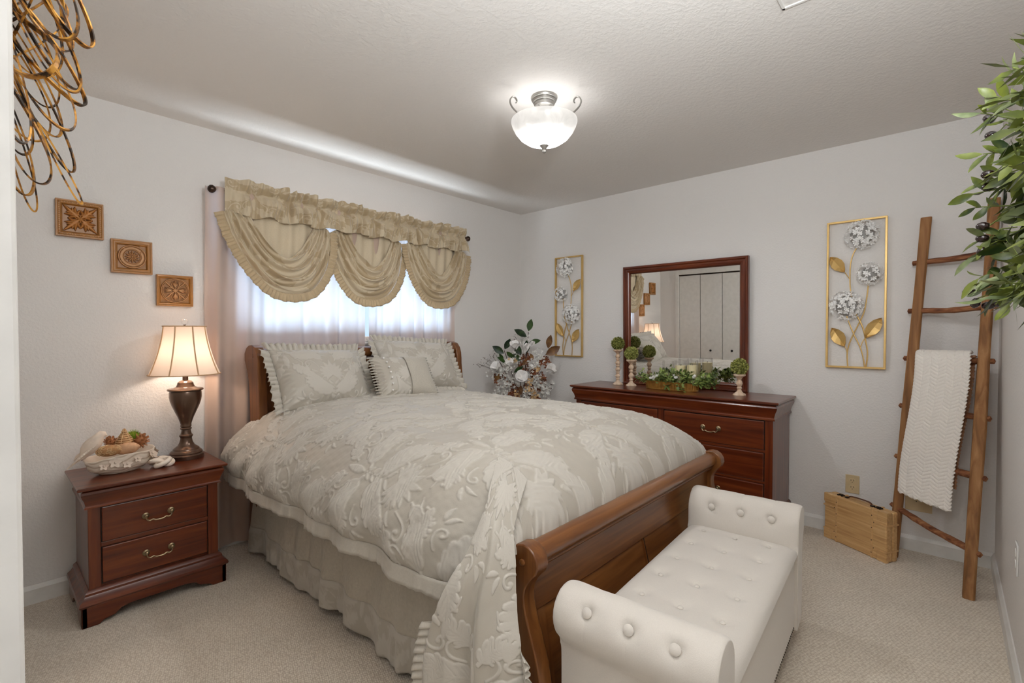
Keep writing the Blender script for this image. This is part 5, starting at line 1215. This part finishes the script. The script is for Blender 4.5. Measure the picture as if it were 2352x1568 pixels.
# ------------------------------------------------------------------ floral arrangement in the corner
FC = Vector((-.36, -.335, 0)); rt = Vector((math.sin(YAW), -math.cos(YAW), 0)); bk_ = Vector((-math.cos(YAW), -math.sin(YAW), 0))
def fpt(px, py, depth=0): return FC+rt*((px-1200)*.0041)+bk_*depth+Vector((0, 0, .888+(860-py)*.0041))
fa = empty('flower_arrangement', 'tall arrangement of white magnolias, green leaves and dried blossoms in the room corner', 'flowers', (FC.x, FC.y, 0))
obj('vase', MB().lathe([(.075, 0), (.08, .01), (.11, .12), (.12, .24), (.1, .36), (.07, .43), (.065, .47), (.08, .5), (.078, .5), (.06, .47), (.06, .3)], FC, 32, cap=False), 'resin', fa, True, angle=60)
ml = leaf_mesh('magnolia_leaf', .1, .025, 'mag_leaf', .15, .3); mbr = leaf_mesh('magnolia_leaf_brown', .1, .026, 'mag_brown', .15, .3)
LV = [((1212, 764), (1218, 738.5), 0), ((1208, 776), (1182, 760), 0), ((1214, 790), (1238, 783), 0), ((1208, 811), (1208, 784), 0), ((1196, 815), (1181, 790), 0), ((1161, 803), (1173, 781), 0), ((1159, 812), (1135, 796), 0), ((1163, 832), (1146, 818), 0),
      ((1196, 827), (1170, 812), 0), ((1201, 840), (1180, 852), 0), ((1178, 800+20), (1165, 808), 0), ((1158, 830), (1150, 812), 0), ((1254, 801), (1259, 772), 1), ((1249, 815), (1279, 797), 1), ((1212, 822), (1200, 838), 1), ((1140, 870), (1152, 855), 1), ((1195, 880), (1197, 900), 1), ((1232, 862), (1246, 868), 1), ((1216, 812), (1222, 826), 1)]
for i, (b, e, k) in enumerate(LV):
    dep = .10+.03*math.sin(i*2.1); p, q = fpt(*b, dep), fpt(*e, dep+.02); d = q-p; place((ml, mbr)[k], 'leaf', fa, p, d, bk_*1.0+Vector((0, 0, .5)), d.length/.1, .5*math.sin(i*3))
def bough(px, py, dep=.08): 
    q = fpt(px, py, dep); obj('branch', MB().tube([tuple(k) for k in crom([(FC.x, FC.y, .3), (FC.x, FC.y, .52), tuple((q+Vector((FC.x, FC.y, .5)))/2+Vector((0, 0, .05))), tuple(q)], 14)], .003, 6), 'twig', fa)
for p in ((1212, 766), (1160, 806), (1250, 812), (1208, 800), (1190, 830), (1150, 830), (1240, 850)): bough(*p)
def magnolia(px, py, r_, nrm, dep, n=7, closed=.5):
    c = fpt(px, py, dep); nrm = Vector(nrm).normalized(); a = nrm.orthogonal().normalized(); b = nrm.cross(a)
    g = None
    for k in range(n):
        t = 2*PI*k/n+(k % 2)*.2; lay = k % 2; d = a*math.cos(t)+b*math.sin(t)
        me_n = 6; K = [(0, .3), (.25, .8), (.5, 1), (.75, .85), (1, .3)]; vs = []
        for kk, q in K:
            rad_ = r_*(kk*(.5+.5*(1-closed))*(1-.25*lay)); hgt_ = r_*(kk*1.1*closed+.1)*(1+.15*lay)
            ctr = c+d*rad_+nrm*hgt_; e = d.cross(nrm)*(r_*.5*q); vs += [tuple(ctr-e+nrm*.15*r_*q*.4), tuple(ctr-d*.1*r_*q), tuple(ctr+e+nrm*.15*r_*q*.4)]
        fs = []
        for i in range(4): fs += [(3*i, 3*i+1, 3*i+4, 3*i+3), (3*i+1, 3*i+2, 3*i+5, 3*i+4)]
        mb_ = MB().add(vs, fs)
        if g is None: g = obj('magnolia', mb_, 'petal', fa, True, angle=180, recalc=False, sub=1)
        else: obj('petal', mb_, 'petal', g, True, angle=180, recalc=False, sub=1)
V3 = lambda l, u, b=1.0: rt*l+Vector((0, 0, u))+bk_*b
magnolia(1197, 864, .082, V3(0, .5), .16, 9, .6); magnolia(1248, 851, .085, V3(.9, .5, .4), .12, 7, .8); magnolia(1184, 806, .08, V3(-.2, 1, .5), .12, 6, .8); magnolia(1150, 846, .08, V3(-.6, .6, .6), .13, 6, .7)
magnolia(1218, 798, .04, V3(.3, 1, .3), .12, 5, 1.1); magnolia(1203, 812, .075, V3(.1, 1, .3), .12, 5, 1.0); magnolia(1172, 840, .07, V3(-.1, .9, .6), .11, 6, .7); magnolia(1216, 846, .04, V3(.3, 1, .5), .14, 5, .9)
def cloud(name, pts, n, m, size, seed, spread=.03, nc=1):
    rr = random.Random(seed)
    for (px, py, dep) in pts:
        mb = MB()
        for k in range(n):
            p = fpt(px, py, dep)+Vector((rr.gauss(0, spread), rr.gauss(0, spread), rr.gauss(0, spread))); flower(mb, p, (rr.uniform(-1, .2), rr.uniform(-1, .2), rr.uniform(-.3, 1)), size*rr.uniform(.7, 1.2), 4, .3)
        obj(name, mb, m, fa, False, recalc=False, kind='stuff')
cloud('white_blossoms', [(1142, 850, .1), (1158, 868, .1), (1152, 890, .1), (1160, 845, .13), (1175, 875, .1), (1232, 815, .08), (1226, 835, .1), (1238, 880, .08), (1250, 885, .06), (1200, 782, .07), (1225, 868, .1), (1148, 905, .08), (1210, 895, .1), (1178, 822, .08), (1240, 905, .06), (1165, 900, .1)], 46, 'blossom', .0125, 4, .032)
cloud('rust_leaves', [(1148, 864, .06), (1175, 885, .05), (1215, 885, .05), (1226, 858, .06), (1248, 832, .08), (1208, 822, .05), (1180, 900, .06), (1225, 905, .06), (1200, 840, .02), (1240, 868, .04), (1190, 905, .06)], 15, 'rust', .021, 9, .026)
cloud('peach_flowers', [(1210, 888, .13), (1222, 898, .13), (1230, 845, .11), (1180, 826, .11), (1216, 872, .12), (1188, 900, .12), (1226, 904, .12)], 9, 'peach', .015, 14, .016)
mb = MB(); rr_ = random.Random(2)
for (x_, y_) in ((1104, 834), (1117, 822), (1118, 832), (1135, 818), (1110, 838), (1185, 778), (1262, 880), (1128, 826), (1142, 815), (1260, 888)):
    q = fpt(x_, y_, .1); s_ = fpt(1160, 860, .1) if x_ < 1160 else fpt(1210, 850, .1); mid = (q+s_)/2+Vector((0, 0, .01)); mb.tube([tuple(k) for k in crom([tuple(s_), tuple(mid), tuple(q)], 8)], .0012, 4)
    for k in range(6): mb.sphere(tuple(q+Vector((rr_.gauss(0, .012), rr_.gauss(0, .012), rr_.gauss(0, .012)))), .0032, 5, 4)
obj('berry_twigs', mb, 'twig', fa, kind='stuff')

# ------------------------------------------------------------------ olive wreath on the near wall
WC = Vector((-2.27, -3.315, 1.565)); WR = .20
wt = empty('olive_wreath', 'green olive wreath with dark olives hanging on the wall at the picture edge', 'wreath', tuple(WC))
obj('vine_ring', MB().tube([(WC.x+WR*math.cos(a), WC.y-.02, WC.z+WR*math.sin(a)) for a in np.linspace(0, 2*PI, 41)[:-1]], .012, 8, True).tube([(WC.x, YW+.002, WC.z+WR+.03), (WC.x, WC.y, WC.z+WR)], .003, 5), 'twig', wt)
om = [leaf_mesh('olive_leaf', .062, .0098, 'olive_leaf', .25, .3), leaf_mesh('olive_leaf', .055, .011, 'olive_leaf', -.2, .3), leaf_mesh('olive_leaf', .07, .009, 'olive_pale', .35, .25)]
rw = random.Random(11); mst = MB(); nleaf = 0; far = MB()
def sprig(p, d, L, nl, curl, parts=True):
    global nleaf
    pts = [p]; dd = d.normalized(); 
    for k in range(6): dd = (dd+curl*.12).normalized(); pts.append(pts[-1]+dd*L/6)
    mst.tube([tuple(q) for q in pts], [.0018]*4+[.0014]*3, 5)
    for j in range(nl):
        f_ = (j+1)/nl*6; i = min(int(f_), 5); b_ = pts[i].lerp(pts[i+1], f_-i); t = (pts[i+1]-pts[i]).normalized(); a = t.orthogonal().normalized(); an = j*2.4+rw.uniform(-1.2, 1.2)
        ld_ = (a*math.cos(an)+t.cross(a)*math.sin(an))*.8+t*(rw.uniform(.1, 1.0) if j < nl-1 else 2)+Vector((0, 0, rw.uniform(-.7, .3)))
        s_ = rw.uniform(.6, .95) if L > .0705 or nleaf < 66 else rw.uniform(.8, 1.15)
        if b_.y+ld_.y*.03 < YW+.01: ld_.y = abs(ld_.y)
        if parts and nleaf < 290: place(rw.choice(om[:2] if rw.random() < .82 else om[2:]), 'leaf', wt, b_, ld_, (rw.uniform(-1, .6), rw.uniform(-.3, 1), rw.uniform(-.6, 1)), s_); nleaf += 1
        else:
            s2 = ld_.cross(Vector((0, 1, 0))); s2 = s2.normalized()*.009 if s2.length > 1e-4 else Vector((0, 0, .009)); e_ = ld_.normalized()*.055; far.add([tuple(b_), tuple(b_+e_*.5+s2), tuple(b_+e_), tuple(b_+e_*.5-s2)], [(0, 1, 2, 3)])
    return pts[-1]
def olive(p, d): 
    T = Matrix.Translation(p) @ Vector(d).to_track_quat('Z', 'Y').to_matrix().to_4x4(); obj('olive', MB().lathe([(.001, -.013), (.006, -.0115), (.0093, -.005), (.0098, .002), (.0078, .008), (.003, .012), (.0005, .013)], n=16, T=T), 'olive', wt, True, angle=180)
# long sprigs reaching away from the wall, as seen at the picture's edge
y0 = -3.285
hero = [((-2.06, y0, 1.60), (.25, 1, .10), .075, 5), ((-2.05, y0, 1.68), (.1, .9, .25), .06, 6), ((-2.08, y0, 1.74), (.05, .8, .55), .075, 7), ((-2.05, y0, 1.64), (.2, .9, -.2), .06, 6), ((-2.04, y0, 1.56), (.1, .9, .2), .07, 7), ((-2.05, y0, 1.50), (.15, .9, -.1), .06, 7),
        ((-2.05, y0, 1.46), (.25, 1, -.05), .07, 5), ((-2.06, y0, 1.43), (.1, .8, -.35), .07, 7), ((-2.09, y0, 1.40), (.1, .7, -.3), .06, 7), ((-2.1, y0, 1.77), (0, .6, .5), .05, 6), ((-2.1, y0, 1.37), (.0, .6, -.2), .05, 6)]
for p, d, L, nl in hero: sprig(Vector(p), Vector(d), L, nl, Vector((0, 0, -.2)))
for k in range(38):
    a = R(rw.uniform(-72, 78)); p = Vector((WC.x+WR*math.cos(a), WC.y+rw.uniform(-.03, .03), WC.z+WR*math.sin(a)))
    d = Vector((math.cos(a)*.5+rw.uniform(-.6, .6), rw.uniform(.0, .55), math.sin(a)*.5+rw.uniform(-.8, .6))); sprig(p, d, rw.uniform(.04, .07), 6, Vector((rw.uniform(-1, 1), .2, rw.uniform(-1, 1))))
for k in range(40):
    a = R(rw.uniform(80, 288)); p = Vector((WC.x+WR*math.cos(a), WC.y+rw.uniform(-.02, .02), WC.z+WR*math.sin(a)))
    d = Vector((math.cos(a)*.4+rw.uniform(-.5, .5), rw.uniform(-.1, .5), math.sin(a)*.4+rw.uniform(-.5, .5))); sprig(p, d, .06, 7, Vector((0, 0, 0)), False)
obj('sprig_stems', mst, 'stem', wt, kind='stuff')
obj('far_leaves', far, 'olive_leaf', wt, False, kind='stuff', recalc=False)
from mathutils import Vector as Vv
def eye(px, py, y):    # a wreath spot given by where it stands off the wall
    rtv = Vector((math.sin(YAW), -math.cos(YAW), 0)); upv = rtv.cross(fw); r_ = fw+rtv*(px-1176)/1107-upv*(py-784)/1107; o_ = Vector((-3.64, -3.17, 1.27)); return o_+r_*((y-o_.y)/r_.y)
for (x_, y_, z_, d) in ((-2.03, -3.236, 1.775, (.3, .6, .7)), (-2.03, -3.24, 1.735, (.5, .6, .2)), (-2.05, -3.235, 1.640, (.4, 1, 0)), (-2.05, -3.236, 1.611, (.4, 1, -.1)), (-2.05, -3.228, 1.520, (.4, 1, .1)), (-2.04, -3.228, 1.493, (.4, 1, .1)), (-2.04, -3.228, 1.46, (.1, .3, -1)), (-1.98, -3.208, 1.372, (.3, 1, -.1)), (-1.99, -3.220, 1.342, (.1, .3, -1)), (-1.99, -3.242, 1.335, (.5, 1, 0)), (-1.99, -3.255, 1.34, (.5, 1, 0))):
    p = Vector((x_, y_, z_)); olive(p, d); b_ = p-Vector(d).normalized()*.012; mst2 = MB().tube([tuple(b_), tuple((b_+Vector((-2.04, -3.28, z_+.02)))/2+Vector((0, 0, .008))), (-2.05, -3.285, z_+.01+(1.56-z_)*.1)], .0015, 5); obj('olive_stem', mst2, 'stem', wt)

# ------------------------------------------------------------------ brass loop sculpture on the closet wall
ar = empty('brass_loop_sculpture', 'patinated brass wall sculpture of tangled metal loops by the doorway', 'wall art', (XL, -2.08, 1.8))
obj('wall_mount', MB().lathe([(.03, 0), (.03, .008), (.01, .012), (.008, .03)], n=20, T=Matrix.Translation((XL, -2.08, 1.8)) @ Matrix.Rotation(PI/2, 4, 'Y')), 'art', ar)
def ribbon(P_, wd, th_):
    P_ = [Vector(p) for p in P_]; m_ = len(P_); rings = []; cen = sum(P_, Vector())/m_
    for i in range(m_):
        t = (P_[(i+1) % m_]-P_[i-1]).normalized(); o_ = (P_[i]-cen); o_ = (o_-t*o_.dot(t)).normalized(); s_ = t.cross(o_)
        rings.append([tuple(P_[i]+o_*th_+s_*wd), tuple(P_[i]+o_*th_-s_*wd), tuple(P_[i]-o_*th_-s_*wd), tuple(P_[i]-o_*th_+s_*wd)])
    rings.append(rings[0]); return MB().loft(rings, False)
ra = random.Random(21)
def loop(tip, base, wid, nrm, sk=.5, wd=.0042):
    """closed teardrop loop from base (near the mount) out to tip"""
    tip, base = Vector(tip), Vector(base); ax = tip-base; L = ax.length; ax.normalize(); sd = Vector(nrm).cross(ax).normalized(); n_ = ax.cross(sd)
    pts = []
    for t in np.linspace(0, 2*PI, 61)[:-1]:
        k = (1-math.cos(t))/2; ww = wid*math.sin(t)*(.45+.55*k); pts.append(tuple(base+ax*L*k+sd*ww+n_*wid*sk*.4*math.sin(2*t)))
    obj('metal_loop', ribbon(pts, wd, .0012), 'art', ar, True, angle=40)
xb = XL+.022
tips = [(.122, 1.745, -2.10, .045), (.115, 1.70, -2.02, .05), (.105, 1.77, -2.0, .05), (.118, 1.66, -2.06, .05), (.1, 1.65, -2.14, .045), (.09, 1.615, -2.0, .04), (.095, 1.60, -2.1, .04), (.104, 1.545, -2.05, .028), (.066, 1.51, -2.08, .028), (.05, 1.50, -2.02, .03),
        (.108, 1.86, -2.06, .055), (.11, 1.92, -2.1, .05), (.09, 1.99, -2.02, .05), (.07, 2.05, -2.1, .045), (.118, 1.81, -2.14, .05), (.1, 1.83, -1.98, .055), (.085, 1.68, -1.95, .05), (.09, 1.72, -2.16, .05), (.06, 1.64, -2.2, .05), (.07, 1.62, -1.93, .05),
        (.08, 1.75, -1.9, .06), (.05, 1.58, -1.97, .03), (.1, 1.88, -1.95, .05), (.05, 2.08, -2.0, .04), (.04, 1.55, -2.15, .03), (.03, 1.98, -1.88, .06), (.04, 1.9, -2.26, .06)]
for i, (dx_, z_, y_, w_) in enumerate(tips):
    b_ = (xb-.014, -2.08+ra.uniform(-.05, .05), z_+(ra.uniform(.15, .25) if z_ < 1.88 else ra.uniform(-.22, -.1))); loop((XL+dx_, y_, z_), b_, w_*ra.uniform(.65, .9), (ra.uniform(-.35, .35), 1, ra.uniform(-.5, .5)), ra.uniform(-1, 1), ra.uniform(.0026, .0042))
loop((XL+.108, -2.12, 1.478), (XL+.06, -2.10, 1.60), .006, (.1, 1, .2), 0, .003)
loop((XL+.06, -2.0, 1.478), (XL+.02, -2.05, 1.66), .012, (.1, 1, .2), 0, .0025)
